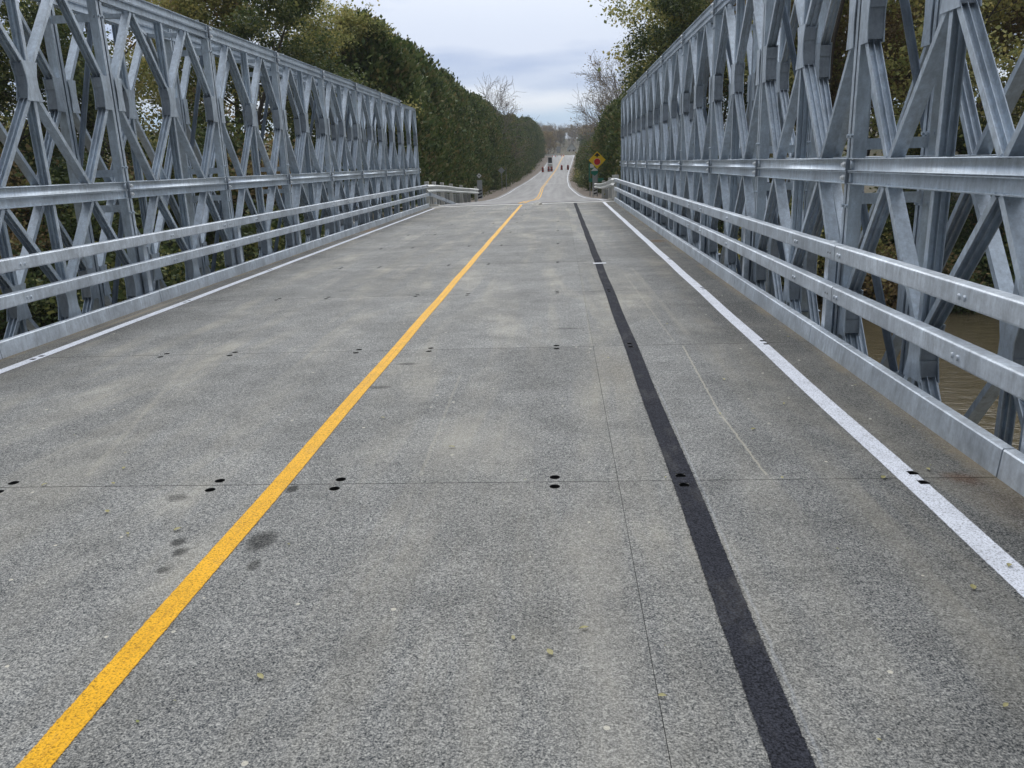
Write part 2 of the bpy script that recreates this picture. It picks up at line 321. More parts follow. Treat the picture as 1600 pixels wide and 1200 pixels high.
# ------------------------------------------------------------------ setting: terrain, road, water
RY = [(32, -1.5, 0), (38, -1.5, -.20), (44, -1.5, -.44), (54, -1.54, -.83), (66, -1.65, -1.17), (83, -1.85, -1.38), (99, -2.05, -1.46), (122, -1.95, -1.5), (145, -1.8, -1.42), (167, -1.45, -1.12), (182, -1.15, -.85), (195, -.8, -.48),
      (208, -.3, .3), (221, .2, 1.2), (240, .85, 2.25), (258, 1.4, 3.05), (270, 1.8, 3.4), (285, 2.4, 3.45), (320, 3.5, 2.6), (400, 6, 2.0), (800, 20, 2)]
RYa = np.array(RY)
def road(y): return float(np.interp(y, RYa[:, 0], RYa[:, 1])), float(np.interp(y, RYa[:, 0], RYa[:, 2]))
WATER_Z = -4.0
def edge_y(x):  # far river bank waterline
    return float(np.interp(x, [-60, -20, -8, 0, 6, 14, 30, 80], [14, 17, 20, 25, 27.5, 28.5, 27, 20]))
def tz(x, y):
    cx, rz = road(max(y, 32)); d = abs(x - cx)
    land = rz - .06 - max(0, min(1, (d - 4.6) / 3)) * .25
    if y > 150: land += max(0, (d - 8) / 60) * 4
    if y > 330: land += min(1, (y - 330) / 330) ** 1.1 * 17 * (.7 + .3 * math.sin(x * .012 + 1.2))
    land += (math.sin(x * .31 + y * .17) * .12 + math.sin(x * .9 - y * .63) * .06) * min(1, max(0, (d - 6) / 5))
    e = edge_y(x) ; w = (y - e)
    if y < 90:
        t = max(0, min(1, w / 9.5)) if abs(x + 1.5) > 5 else max(0, min(1, (y - 27) / 4.6))
        t = t * t * (3 - 2 * t)
        lz = (-5.2) * (1 - t) + min(land, land) * t
        if w < -1: lz = -5.2
        if y < -12: lz = -5.2 + min(1, (-12 - y) / 8) * 4
        return lz
    return land
xs = np.concatenate([np.arange(-600, -60, 30), np.arange(-60, -14, 2.), np.arange(-14, 12, .8), np.arange(12, 60, 2.), np.arange(60, 601, 30)])
ys = np.concatenate([np.arange(-60, 10, 5), np.arange(10, 60, 1.), np.arange(60, 120, 3), np.arange(120, 300, 6), np.arange(300, 1500, 40)])
V = []; Fc = []
for j, y in enumerate(ys):
    for i, x in enumerate(xs): V.append((x, y, tz(x, y)))
nx = len(xs)
for j in range(len(ys) - 1):
    for i in range(nx - 1):
        a = j * nx + i; Fc.append((a, a + 1, a + nx + 1, a + nx))
o = link('ground', mesh('ground', V, Fc, [ground()], None, True)); tag(o, kind='structure')
o = link('river_water', mesh('river_water', [(-300, -80, WATER_Z), (300, -80, WATER_Z), (300, 60, WATER_Z), (-300, 60, WATER_Z)], [(0, 1, 2, 3)], [water()])); tag(o, kind='structure')

def strip(name, ylist, xf0, xf1, dz, mat, kind='structure', zf=None, edges=None, ext=None):
    """ribbon following the road; edges writes the rim attribute"""
    V = []; Fc = []; E_ = []
    cols = [0, 1] if not edges else [0, .2, .5, .8, 1]
    at = [0, 0] if not edges else [1, .35, 0, .35, 1]
    for y in ylist:
        cx, z = road(y) if y >= 32 else (-1.55, 0)
        for k, t in enumerate(cols):
            V.append((cx + xf0(y) * (1 - t) + xf1(y) * t, y, z + dz)); E_.append(at[k])
    n = len(cols)
    for j in range(len(ylist) - 1):
        for k in range(n - 1): a = j * n + k; Fc.append((a, a + 1, a + n + 1, a + n))
    me = mesh(name, V, Fc, [mat], None, True)
    if edges:
        a_ = me.attributes.new('edge', 'FLOAT', 'POINT'); a_.data.foreach_set('value', np.array(E_, dtype=np.float32))
    o = link(name, me); tag(o, kind=kind); return o
YR = [32.02, 33.5] + list(np.arange(35, 300, 3.)) + list(range(300, 420, 20))
strip('road_shoulder', YR, lambda y: -5.6 - min(.8, (y - 32) * .03), lambda y: 5.0 + min(.4, (y - 32) * .04), .0, shoulder())
strip('road', YR, lambda y: -3.6, lambda y: 3.55, .03, asphalt())
DZ = .0035
strip('road_marking', YR, lambda y: -3.32, lambda y: -3.18, .034, WHITE, edges=True)
strip('road_marking', YR, lambda y: 3.16, lambda y: 3.30, .034, WHITE, edges=True)
strip('road_marking', YR, lambda y: -.17, lambda y: -.03, .034, YELLOW, edges=True)
strip('road_marking', YR, lambda y: .03, lambda y: .17, .034, YELLOW, edges=True)
# thin pale joint between the bridge deck and the road, pale patch edge further on
o = link('expansion_joint', (lambda b: (b.box((-5.15, 31.55, -.3), (2.15, 32.0, .012)), b.me('expansion_joint', [simple('pale_joint', (.62, .62, .60))]))[1])(MB())); tag(o, kind='structure')
strip('road_marking', [118, 118.8], lambda y: -3.1, lambda y: 3.1, .035, simple('pale_patch', (.45, .45, .44)))
# abutment below the deck end
b = MB(); b.box((-5.6, 31.9, -5), (2.6, 33.2, -.32)); tag(link('abutment', b.me('abutment', [CONC])), 'pale concrete abutment under the far end of the bridge deck', 'abutment')

# deck: steel panels with a gritty wearing surface, open seams and through holes
J0, PB = 3.76, 3.048
YJ = [J0 + PB * k for k in range(-2, 10)]            # panel joints
XS = [-5.14, -3.25, -1.48, .27, 2.13]                # longitudinal seams
HX = [-4.79, -3.6, -2.96, -1.82, -1.17, -.05, .59, 1.74]; HD, HR = .061, .027
b = MB(); G_ = .0023
def deck_panel(x0, x1, y0, y1, holes):
    xs_ = sorted({x0, x1} | {v for h in holes for v in (h[0] - .036, h[0] + .036)})
    ys_ = sorted({y0, y1} | {v for h in holes for v in (h[1] - .036, h[1] + .036)})
    for i in range(len(xs_) - 1):
        for j in range(len(ys_) - 1):
            a, c_, d, e_ = xs_[i], xs_[i + 1], ys_[j], ys_[j + 1]; mx_, my_ = (a + c_) / 2, (d + e_) / 2
            hh = [h for h in holes if abs(h[0] - mx_) < .02 and abs(h[1] - my_) < .02]
            if not hh: b.add([(a, d, 0), (c_, d, 0), (c_, e_, 0), (a, e_, 0)], [(0, 1, 2, 3)]); continue
            n = 16; ring = []; sq = []
            for t in range(n):
                A = 2 * math.pi * (t + .5) / n; cx_, cy_ = math.cos(A), math.sin(A); k_ = .036 / max(abs(cx_), abs(cy_))
                # make the outer ring hit the corners
                sq.append((mx_ + k_ * cx_, my_ + k_ * cy_, 0)); ring.append((mx_ + HR * cx_, my_ + HR * cy_, 0))
            cor = {2: (c_, e_, 0), 6: (a, e_, 0), 10: (a, d, 0), 14: (c_, d, 0)}
            vs = sq + ring + [(p[0], p[1], -.09) for p in ring]
            fs = []
            for t in range(n):
                u = (t + 1) % n; fs.append((t, u, u + n, t + n)); fs.append((t + n, u + n, u + 2 * n, t + 2 * n))
            b.add(vs, fs[0::2], 0); b.add(vs, fs[1::2], 1); b.add(vs[2 * n:], [tuple(range(n))], 1)
            for t, cv in ((1, 2), (5, 6), (9, 10), (13, 14)):
                b.add([sq[t], cor[cv], sq[(t + 1) % n]], [(0, 1, 2)])
    # side walls into the seams
    for p, q in (((x0, y0), (x1, y0)), ((x1, y0), (x1, y1)), ((x1, y1), (x0, y1)), ((x0, y1), (x0, y0))):
        b.add([(p[0], p[1], 0), (q[0], q[1], 0), (q[0], q[1], -.1), (p[0], p[1], -.1)], [(3, 2, 1, 0)], 1)
for a in range(len(YJ)):
    y0 = YJ[a] + G_; y1 = (YJ[a + 1] if a + 1 < len(YJ) else 31.54) - G_
    for i in range(4):
        ga, gb = [.0011 if abs(v - .27) < .01 and a < 3 else .0006 for v in (XS[i], XS[i + 1])]
        x0, x1 = XS[i] + ga, XS[i + 1] - gb
        if i == 0: x0 = XS[0]
        hs = [(hx, yy) for hx in HX[2 * i:2 * i + 2] for yy in ((y0 - G_ + HD), (y1 + G_ - HD)) if a + 1 < len(YJ) or yy < y0 + .2]
        deck_panel(x0, x1, y0, y1, hs)
b.box((-5.14, YJ[0], -.13), (2.13, 31.5, -.101), 1)
DARKIN = simple('dark_joint_gap', (.012, .012, .012), .9)
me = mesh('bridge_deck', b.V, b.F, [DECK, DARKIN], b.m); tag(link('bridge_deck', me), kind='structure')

def deckline(x0, x1, y0, y1, mat, holes=()):
    n = 5; V = []; Fc = []; E_ = []; at = [1, .35, 0, .35, 1]
    yl = list(np.arange(y0, y1, .5)) + [y1]
    # leave the bolt holes open: cut the ribbon where a hole lies under it
    yl = sorted(set([round(v, 4) for v in yl]))
    for y in yl:
        for k, t in enumerate((0, .15, .5, .85, 1)): V.append((x0 * (1 - t) + x1 * t + .004 * math.sin(y * 2.1) , y, DZ)); E_.append(at[k])
    for j in range(len(yl) - 1):
        for k in range(n - 1): a = j * n + k; Fc.append((a, a + 1, a + n + 1, a + n))
    me = mesh('road_marking', V, Fc, [mat]); a_ = me.attributes.new('edge', 'FLOAT', 'POINT'); a_.data.foreach_set('value', np.array(E_, dtype=np.float32))
    return me
def punched(me, holes):
    """drop the paint over the bolt holes"""
    if not holes: return me
    bm = bmesh.new(); bm.from_mesh(me); lay = bm.verts.layers.float['edge']
    for hx, hy in holes:
        for s_, ax in ((HR, 0), (-HR, 0), (HR, 1), (-HR, 1)):
            no = Vector((1, 0, 0)) if ax == 0 else Vector((0, 1, 0)); co_ = Vector((hx, hy, 0)) + no * s_ * .9
            gm = [f for f in bm.faces if abs(f.calc_center_median().y - hy) < .7]
            ge = list({e_ for f in gm for e_ in f.edges}); gv = list({v for f in gm for v in f.verts})
            bmesh.ops.bisect_plane(bm, geom=gm + ge + gv, plane_co=co_, plane_no=no)
        dl = [f for f in bm.faces if (f.calc_center_median() - Vector((hx, hy, DZ))).length < .02]
        bmesh.ops.delete(bm, geom=dl, context='FACES')
    bm.to_mesh(me); bm.free(); return me
def hs(x0, x1): return [(hx, yj + d) for hx in HX if x0 - .02 < hx < x1 + .02 for yj in YJ[1:6] for d in (-HD, HD)]
for x0, x1, mt in ((-1.54, -1.415, YELLOW), (1.62, 1.765, WHITE), (-4.86, -4.72, WHITE), (.520, .665, BLACK)):
    tag(link('road_marking', punched(deckline(x0, x1, -1.5, 31.53, mt), hs(x0, x1))), kind='structure')
me = mesh('road_marking', [(.51, 12.54, .006), (.71, 12.54, .006), (.71, 12.65, .006), (.51, 12.65, .006)], [(0, 1, 2, 3)], [WHITE]); tag(link('road_marking', me), kind='structure')

# ------------------------------------------------------------------ panel bridge trusses
PH = 2.14          # chord centre to chord centre
def channel_prof(xf, xb, zc, h=.097, t=.007, dpt=.036, toward=-1):
    """two channels back to back seen from the side, closed profile list"""
    res = []
    for x0, sg in ((xf, 1), (xb, -1)):
        a = x0; w_ = x0 + sg * dpt
        res.append([(a, zc + h / 2), (w_, zc + h / 2), (w_, zc - h / 2), (a, zc - h / 2), (a, zc - h / 2 + t), (w_ - sg * t, zc - h / 2 + t), (w_ - sg * t, zc + h / 2 - t), (a, zc + h / 2 - t)])
    return res
def member(mb, p, q, n, w=.046, d0=.012, d1=.112, t=.006, sx=1):
    """channel member in the truss plane from p to q ((y,z)); web on the side n points to; flanges face the road and the rear"""
    p = Vector((0, *p)); q = Vector((0, *q)); ax = q - p; u = ax.normalized(); nn = Vector((0, -u.z, u.y))
    if nn.dot(Vector((0, *n))) < 0: nn = -nn
    ex = Vector((sx, 0, 0))
    mb.obox(p + ex * d0 - nn * w / 2, ax, nn * w, ex * t)
    mb.obox(p + ex * (d1 - t) - nn * w / 2, ax, nn * w, ex * t)
    mb.obox(p + ex * (d0 + t) + nn * (w / 2 - t), ax, nn * t, ex * (d1 - d0 - 2 * t))
    mb.obox(p + ex * ((d0 + d1) / 2 - .002) - nn * (w / 2 - .008), ax, nn * (w - .0081 - t), ex * .005)
def panel_meshes(sx):
    L = PB; out = {}
    b = MB()
    for zc in (0, PH):
        if zc: b = MB()
        for pr in channel_prof(0, .124, 0): b.extr([(x * sx, z) for x, z in pr], .020, L - .020)
        for y in (0.020, L - .059): b.box((.012 * sx, y, -.036), (.112 * sx, y + .039, .036))
        for y0, y1 in ((-.0, .020), (L - .020, L)): b.box((.055 * sx, y0, -.02), (.08 * sx, y1, .02))
        out['chord' if not zc else 'upper'] = b.me('truss_chord', [GALV])
    zt, zb = PH - .05, .05; m0 = PH / 2
    ds = []
    for yn, ych in ((.155, .735), (1.455, .790), (1.593, L - .79), (L - .155, L - .735)):
        for up_ in (0, 1):
            b = MB()
            if up_: member(b, (ych, zt), (yn, m0 + .165), (0, 1), sx=sx)
            else: member(b, (ych, zb), (yn, m0 - .165), (0, -1), sx=sx)
            ds.append(b.me('truss_diagonal', [GALV]))
    out['diag'] = ds
    ps = []
    for y, n in ((.040, (1, 0)), (L - .040, (-1, 0))):
        b = MB(); member(b, (y, zb), (y, zt), n, .05, .010, .114, sx=sx)
        for z in (zb + .17, zt - .17):
            b.tube((.010 * sx, y, z), ((-.008) * sx, y, z), .015, n=6); b.tube((.062 * sx, y + n[0] * .025, z), (.062 * sx, y + n[0] * .036, z), .019, n=8)
        ps.append(b.me('truss_post', [GALV]))
    b = MB(); member(b, (1.524, zb), (1.524, m0 - .17), (1, 0), .046, sx=sx); member(b, (1.524, m0 + .17), (1.524, zt), (1, 0), .046, sx=sx); ps.append(b.me('truss_post', [GALV]))
    out['post'] = ps
    gs = []
    def gside(yy, sg):
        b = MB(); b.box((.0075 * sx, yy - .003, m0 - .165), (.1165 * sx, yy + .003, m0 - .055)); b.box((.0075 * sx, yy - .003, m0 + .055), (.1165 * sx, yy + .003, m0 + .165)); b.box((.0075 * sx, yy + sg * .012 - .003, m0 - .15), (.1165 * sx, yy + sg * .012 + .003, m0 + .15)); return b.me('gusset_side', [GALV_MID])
    for yc, w0, w1 in ((1.524, .085, .125), (.150, .062, .078), (L - .150, .062, .078)):
        for xa, xb in ((-.001, .007), (.117, .125)):
            b = MB(); pts = [(yc - w1, m0 - .19), (yc + w1, m0 - .19), (yc + w0, m0 - .05), (yc + w0, m0 + .05), (yc + w1, m0 + .19), (yc - w1, m0 + .19), (yc - w0, m0 + .05), (yc - w0, m0 - .05)]
            n = len(pts); vs = [(xa * sx, *p) for p in pts] + [(xb * sx, *p) for p in pts]
            b.add(vs, [tuple(range(n)), tuple(range(n, 2 * n))[::-1]] + [(i, (i + 1) % n, (i + 1) % n + n, i + n) for i in range(n)])
            gs.append(b.me('gusset_plate', [GALV]))
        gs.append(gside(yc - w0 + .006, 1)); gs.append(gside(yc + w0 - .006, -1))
    out['gus'] = gs
    return out
ZU, ZL = 1.4595, 1.4595 - .101 - PH       # bottom chord heights of upper and lower tier
XR, XL = 2.31, -5.30; SPC = .58
def truss(X, sx, label):
    T = empty('bridge_truss', (X, YJ[1] - .045, 0)); tag(T, label, 'bridge truss')
    PM = panel_meshes(sx)
    NB = len(YJ) - 1
    for k in range(1, NB - 0):
        if k >= NB - 1 + 1: break
        for row in (0, 1):
            for z in (ZU, ZL):
                P = link('truss_panel', PM['chord'], None, T, (sx * SPC * row, YJ[k] - YJ[1], z))
                link('upper_chord', PM['upper'], None, P, (0, 0, PH))
                for m_ in PM['diag']: link('diagonal', m_, None, P)
                for m_ in PM['post']: link('post', m_, None, P)
                for m_ in PM['gus']: link('gusset_plate', m_, None, P)
    # reinforcing chord on top except on the last bay, with bolts at the joints
    b = MB(); rc = []
    for pr in channel_prof(0, .124, 0): b.extr([(x * sx, z) for x, z in pr], .012, PB - .012)
    for y in (.012, PB - .05): b.box((.012 * sx, y, -.036), (.112 * sx, y + .038, .036))
    rcm = b.me('reinforcing_chord', [GALV])
    bb = MB(); bb.tube((.034 * sx, 0, 0), (-.020 * sx, 0, 0), .024, n=6); bb.tube((-.020 * sx, 0, 0), (-.034 * sx, 0, 0), .014, n=6); bm_ = bb.me('chord_bolt', [BOLT])
    bf = MB()
    bf.box((.118 * sx, -.046, 0), ((SPC + .005) * sx, -.034, .085))
    bfm = bf.me('bracing_frame', [GALV])
    for k in range(1, NB):
        y = YJ[k] - YJ[1]
        for row in (0, 1):
            if k < NB - 1: link('reinforcing_chord', rcm, None, T, (sx * SPC * row, y, ZU + PH + .103))
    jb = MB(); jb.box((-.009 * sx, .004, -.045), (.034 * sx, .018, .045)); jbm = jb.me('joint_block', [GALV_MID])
    for k in range(1, NB + 1):
        y = YJ[k] - YJ[1]
        for z in (ZU, ZL + PH, ZU + PH, ZU + PH + .103):
            if k < NB or z < 3: link('joint_block', jbm, None, T, (0, y, z))
        for z in (ZU + .0, ZL + PH, ZU + PH, ZU + PH + .103):
            if k >= NB and z > 3: continue
            link('chord_bolt', bm_, None, T, (0, y + .045, z))
        for z in (ZU - .05, ZU + PH - .02, ZL + .05):
            if k < NB or z < 3: [link('bracing_bar', bfm, None, T, (0, y - (0.04 if k == NB else 0), z + dz_)) for dz_ in (-.26, .16)]
        # raker tube leaning out to the transom end
        if k < NB:
            b = MB(); b.tube((.15 * sx, y + .10, ZU + PH - .12), (.66 * sx, y + .10, ZU + .14), .034, n=10)
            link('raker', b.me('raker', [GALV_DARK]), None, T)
            for p_ in T.children[-1].data.polygons: p_.use_smooth = len(p_.vertices) == 4
            b = MB(); b.tube((.15 * sx, y + .10, ZL + PH - .12), (.66 * sx, y + .10, ZL + .14), .034, n=10)
            link('raker', b.me('raker', [GALV_DARK]), None, T)
            for p_ in T.children[-1].data.polygons: p_.use_smooth = len(p_.vertices) == 4
    # lateral braces just under the top chord
    b = MB(); b.box((.13 * sx, .70, -.03), ((SPC - .005) * sx, .76, .02)); lb1 = b.me('lateral_brace', [GALV])
    b = MB(); p, q = Vector((.13 * sx, .80, 0)), Vector((SPC * sx, 2.24, 0)); u = (q - p); w_ = Vector((-u.y, u.x, 0)).normalized() * .05
    b.obox(p, u, w_, (0, 0, .04)); lb2 = b.me('lateral_brace', [GALV])
    for k in range(1, NB):
        y = YJ[k] - YJ[1]
        link('lateral_brace', lb1, None, T, (0, y, ZU + PH - .085)); link('lateral_brace', lb1, None, T, (0, y + 1.56, ZU + PH - .085)); link('lateral_brace', lb2, None, T, (0, y, ZU + PH - .09))
    # transom ends and their brackets at every joint
    for k in range(1, NB + 1):
        y = YJ[k] - YJ[1]; b = MB(); x0 = -.14
        b.box((x0 * sx, y - .10, -.30), (.82 * sx, y + .10, -.285)); b.box((x0 * sx, y - .10, -.86), (.82 * sx, y + .10, -.845)); b.box((x0 * sx, y - .006, -.845), (.82 * sx, y + .006, -.30))
        b.box(((-.055) * sx, y + .02, -.285), (-.008 * sx, y + .032, .70)); b.box((-.075 * sx, y + .015, -.28), (.0 * sx - .055 * sx, y + .11, .70))
        for z in (.55, .42, .05, -.1): b.tube((-.03 * sx, y + .02, z), (-.03 * sx, y + .005, z), .016, n=8)
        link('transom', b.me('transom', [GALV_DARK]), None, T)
    return T
truss(XR, 1, 'galvanised steel panel truss standing along the right side of the bridge deck')
truss(XL, -1, 'galvanised steel panel truss standing along the left side of the bridge deck')
# floor beams under the deck
b = MB()
for y in YJ:
    b.box((-5.1, y - .10, -.86), (2.1, y + .10, -.845)); b.box((-5.1, y - .006, -.845), (2.1, y + .006, -.31)); b.box((-5.1, y - .10, -.305), (2.1, y + .10, -.29))
for x in np.arange(-4.9, 2.1, .8): b.box((x, YJ[0], -.285), (x + .08, 31.8, -.135))
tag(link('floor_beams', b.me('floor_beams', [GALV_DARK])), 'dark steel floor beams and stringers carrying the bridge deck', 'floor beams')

# curbs
def curb(sx, X, label):
    T = empty('bridge_curb', (X, YJ[1], 0)); tag(T, label, 'curb')
    b = MB(); pr = [(0, .0), (.012, .14), (.018, .147), (.072, .147), (.078, .14), (.078, -.13), (0, -.13)]
    b.extr([(x * sx, z) for x, z in pr], .006, PB - .006); cm = b.me('curb_section', [GALV_RAIL])
    b = MB(); b.extr([(x * sx, z) for x, z in pr], .004, .66); ce = b.me('curb_section', [GALV_RAIL])
    for k in range(len(YJ)):
        link('curb_section', cm if k + 1 < len(YJ) else ce, None, T, (0, YJ[k] - YJ[1], 0))
curb(1, 2.112, 'low galvanised steel curb along the right edge of the deck under the two rails')
curb(-1, -5.122, 'low galvanised steel curb along the left edge of the deck under the two rails')

# box beam bridge rails
def rails(sx, X, sp0, label):
    T = empty('bridge_rail', (X, YJ[1], 0)); tag(T, label, 'guardrail')
    b = MB(); 
    for z in (.0,):
        b.box((.10 * sx, -.045, -.6), (.105 * sx + .055 * sx, .045, .855))
    b.box((.096 * sx, -.05, .50 - .05), (.1 * sx, .05, .84))
    pm = b.me('rail_post', [GALV_RAIL], bevel=.003)
    for y in YJ[1:]: link('post', pm, None, T, (0, y - YJ[1] - .04, 0))
    link('post', pm, None, T, (0, 31.7 - YJ[1], 0))
    bb = MB(); bb.tube((0, 0, 0), (-.011 * sx, 0, 0), .017, .013, n=10); bt = bb.me('rail_bolt', [GALV_RAIL])
    hb = MB(); hb.tube((.002 * sx, 0, 0), (-.0012 * sx, 0, 0), .008, n=8); ht = hb.me('rail_bolt_hole', [DARKIN])
    sp = [sp0 + 6.096 * k for k in range(-3, 7)]
    for z0, z1 in ((.748, .868), (.428, .548)):
        cuts = [YJ[1] - 1.5] + [v for v in sp if YJ[1] - 1 < v < 31] + [31.9]
        for a, d in zip(cuts[:-1], cuts[1:]):
            m_ = .014; pr = [(0, z0 + m_), (0, z1 - m_)] + [(m_ - m_ * math.cos(t), z1 - m_ + m_ * math.sin(t)) for t in (R(25), R(50), R(75))] + [(m_, z1), (.098 - m_, z1), (.098, z1 - m_), (.098, z0 + m_), (.098 - m_, z0), (m_, z0)] + [(m_ - m_ * math.cos(t), z0 + m_ - m_ * math.sin(t)) for t in (R(70), R(35))]
            b = MB(); b.extr([(x * sx, z) for x, z in pr], a + .007 - YJ[1], d - .007 - YJ[1])
            me = b.me('rail', [GALV_RAIL, DARKIN]); r_ = link('rail', me, None, T)
            # internal splice sleeve showing in the gap
            link('splice', (lambda q: (q.box((.012 * sx, d - .15 - YJ[1], z0 + .012), (.086 * sx, d + .15 - YJ[1], z1 - .012)), q.me('splice', [DARKIN]))[1])(MB()), None, r_) if d < 31 else None
        zc = (z0 + z1) / 2 - .008
        for v in sp:
            if YJ[1] - 1 < v < 31:
                for dy in (-.12, -.075): link('bolt', bt, None, T, (0, v + dy - YJ[1], zc))
                for dy in (.10, .15): link('bolt_hole', ht, None, T, (0, v + dy - YJ[1], zc))
        for y in YJ[1:]:
            if min(abs(y - .04 - v) for v in sp) > .6 or True:
                for dy in (.50, .56) if sx > 0 else (.50, .56): link('bolt', bt, None, T, (0, y + dy - YJ[1], zc))
    return T
rails(1, 2.108, 6.31, 'two galvanised box rails on posts along the right side of the deck')
rails(-1, -5.118, 12.2, 'two galvanised box rails on posts along the left side of the deck')

# ------------------------------------------------------------------ approach guardrails, walls, signs
def wbeam(name, pts, sx, label, posts):
    T = empty(name, (pts[0][0], pts[0][1], pts[0][2])); tag(T, label, 'guardrail'); o0 = Vector(pts[0])
    prof = [(0, .0), (-.05, .03), (-.08, .06), (-.05, .09), (0, .13), (0, .18), (-.05, .22), (-.08, .25), (-.05, .28), (0, .31)]
    V = []; Fc = []; n = len(prof)
    P = [Vector(p) - o0 for p in pts]
    for sft in (0, .006):
        for p in P:
            for x, z in prof: V.append((p.x - sx * (-x) + sft * sx, p.y, p.z + z))
    m_ = len(P)
    for L_ in range(2):
        for i in range(m_ - 1):
            for k in range(n - 1):
                a = (L_ * m_ + i) * n + k; Fc.append((a, a + 1, a + n + 1, a + n))
    for i in range(m_ - 1):
        for k in (0, n - 1): a = i * n + k; b_ = (m_ + i) * n + k; Fc.append((a, a + n, b_ + n, b_))
    for i in (0, m_ - 1):
        for k in range(n - 1): a = i * n + k; b_ = (m_ + i) * n + k; Fc.append((a, a + 1, b_ + 1, b_))
    link('beam', mesh('beam', V, Fc, [WBEAM], None, True), None, T)
    for y in posts:
        x = np.interp(y, [p[1] for p in pts], [p[0] for p in pts]); z = np.interp(y, [p[1] for p in pts], [p[2] for p in pts])
        b = MB(); b.box((x - o0.x + sx * .02, y - o0.y - .07, z - o0.z - 1.0), (x - o0.x + sx * .17, y - o0.y + .07, z - o0.z + .42), 0); b.box((x - o0.x + sx * .015, y - o0.y - .075, z - o0.z + .36), (x - o0.x + sx * .175, y - o0.y + .075, z - o0.z + .435), 0)
        link('post', b.me('post', [simple('white_timber_post', (.62, .62, .58))]), None, T)
    return T
def gz(y): return road(y)[1]
ptsL = [(-5.16, 31.6, .56), (-5.16, 34, .50), (-5.15, 37.8, .35), (-5.15, 40.8, .20), (-5.14, 46, -.01), (-5.12, 51.4, -.23)]
wbeam('w_beam_guardrail', ptsL, -1, 'pale w beam guardrail on white posts beyond the far left corner of the bridge', [32.3, 34.2, 36.5, 39.5, 43.5, 50.8])
ptsR = [(2.14, 31.6, .56), (2.16, 33.7, .53), (2.2, 38, .30), (2.23, 41.6, .15), (2.3, 46, .0), (2.38, 52.3, -.16), (2.42, 56, -.26)]
wbeam('w_beam_guardrail', ptsR, 1, 'pale w beam guardrail curving off beyond the far right corner of the bridge', [32.2, 34.0, 37.2, 44.0])
# sloped end of the lower left rail
T = empty('rail_terminal', (-5.12, 31.9, 0)); tag(T, 'grey sloping rail terminal dropping to the road at the far left corner', 'rail terminal')
b = MB(); b.obox((0, .02, .44), (.35, 4.6, -.62), (.09, 0, 0), (0, 0, .12)); link('rail', b.me('terminal_rail', [GALV_RAIL]), None, T)
b = MB(); b.box((-.1, 1.9, -.6), (-.02, 2.0, .1)); link('post', b.me('post', [GALV_RAIL]), None, T)
# concrete curb ends
for x0, x1, l in ((-5.2, -4.55, 'pale concrete curb wedge at the far left corner of the deck'), (1.95, 2.35, 'broken pale concrete wedge at the far right corner of the deck')):
    b = MB(); vs = [(x0, 32.02, -.15), (x1, 32.02, -.15), (x1 - .1, 35.5, -.35), (x0, 35.5, -.35), (x0, 32.02, .13), (x1 - .25, 32.02, .09), (x1 - .3, 35.4, -.16), (x0, 35.4, -.12)]
    b.add(vs, [(0, 3, 2, 1), (4, 5, 6, 7), (0, 1, 5, 4), (1, 2, 6, 5), (2, 3, 7, 6), (3, 0, 4, 7)]); tag(link('concrete_wedge', b.me('concrete_wedge', [CONC], bevel=.02)), l, 'concrete curb')
# upright slats behind the left rail, ribbed wall behind the right one
T = empty('slat_barrier', (-5.42, 33, 0)); tag(T, 'row of upright grey steel slats behind the far left guardrail', 'barrier')
for i, y in enumerate([33.4, 34.5, 35.7, 37.0, 38.4, 39.9, 41.5, 43.1, 44.8, 46.6, 48.4]):
    zt_ = float(np.interp(y, [p[1] for p in ptsL], [p[2] for p in ptsL])) - .03
    b = MB(); b.box((-.03, y - 33 - .10, zt_ - 1.5), (.13, y - 33 + .11, zt_)); link('slat', b.me('slat', [simple('slat_grey', (.34, .36, .36)) if i == 0 else bpy.data.materials['slat_grey']]), None, T)
b = MB()
for i in range(26):
    y = 34.2 + i * .5; zt_ = float(np.interp(y, [p[1] for p in ptsR], [p[2] for p in ptsR])) - .02; x = 2.42 + (0 if i % 2 else .05)
    b.box((x, y, zt_ - 1.4), (x + .06, y + .5, zt_))
tag(link('ribbed_wall', b.me('ribbed_wall', [bpy.data.materials['slat_grey']])), 'ribbed grey steel wall under the far right guardrail', 'retaining wall')

def flat(mb, pts, y, t, mi=0):
    """polygon in the xz plane facing -y with thickness t"""
    n = len(pts); vs = [(x, y, z) for x, z in pts] + [(x, y + t, z) for x, z in pts]
    mb.add(vs, [tuple(range(n)), tuple(range(n, 2 * n))[::-1]] + [(i, (i + 1) % n, (i + 1) % n + n, i + n) for i in range(n)], mi)
def diamond(r, cx=0, cz=0): return [(cx, cz - r), (cx + r, cz), (cx, cz + r), (cx - r, cz)]
SY = simple('sign_yellow', (1.0, .64, .015), .4, 0, .05); SRED = simple('sign_red', (.70, .02, .025), .4, 0, .05); SBL = simple('sign_black', (.012, .012, .014), .5, 0, .1); SWH = simple('sign_white', (.75, .76, .76), .4, 0, .05); SGN = simple('sign_green', (.01, .20, .14), .4, 0, .08)
SBK = simple('sign_back_aluminium', (.42, .44, .46), .5, .4, .1); SOR = simple('barrel_orange', (.55, .07, .03), .5, 0, .1); SPOST = simple('sign_post_steel', (.30, .31, .31), .6, .3, .15)
Y_ = 59.0; g = gz(Y_)
T = empty('stop_ahead_sign', (2.72, Y_, g)); tag(T, 'yellow diamond stop ahead sign with red octagon and black arrow right of the road', 'road sign')
zc = 1.5645 + (252.5 - 256 + 3.6) * Y_ / F_PX - g + .0
b = MB(); b.box((-.04, .0, -.3), (.04, .08, zc + .3)); link('post', b.me('post', [SPOST]), None, T)
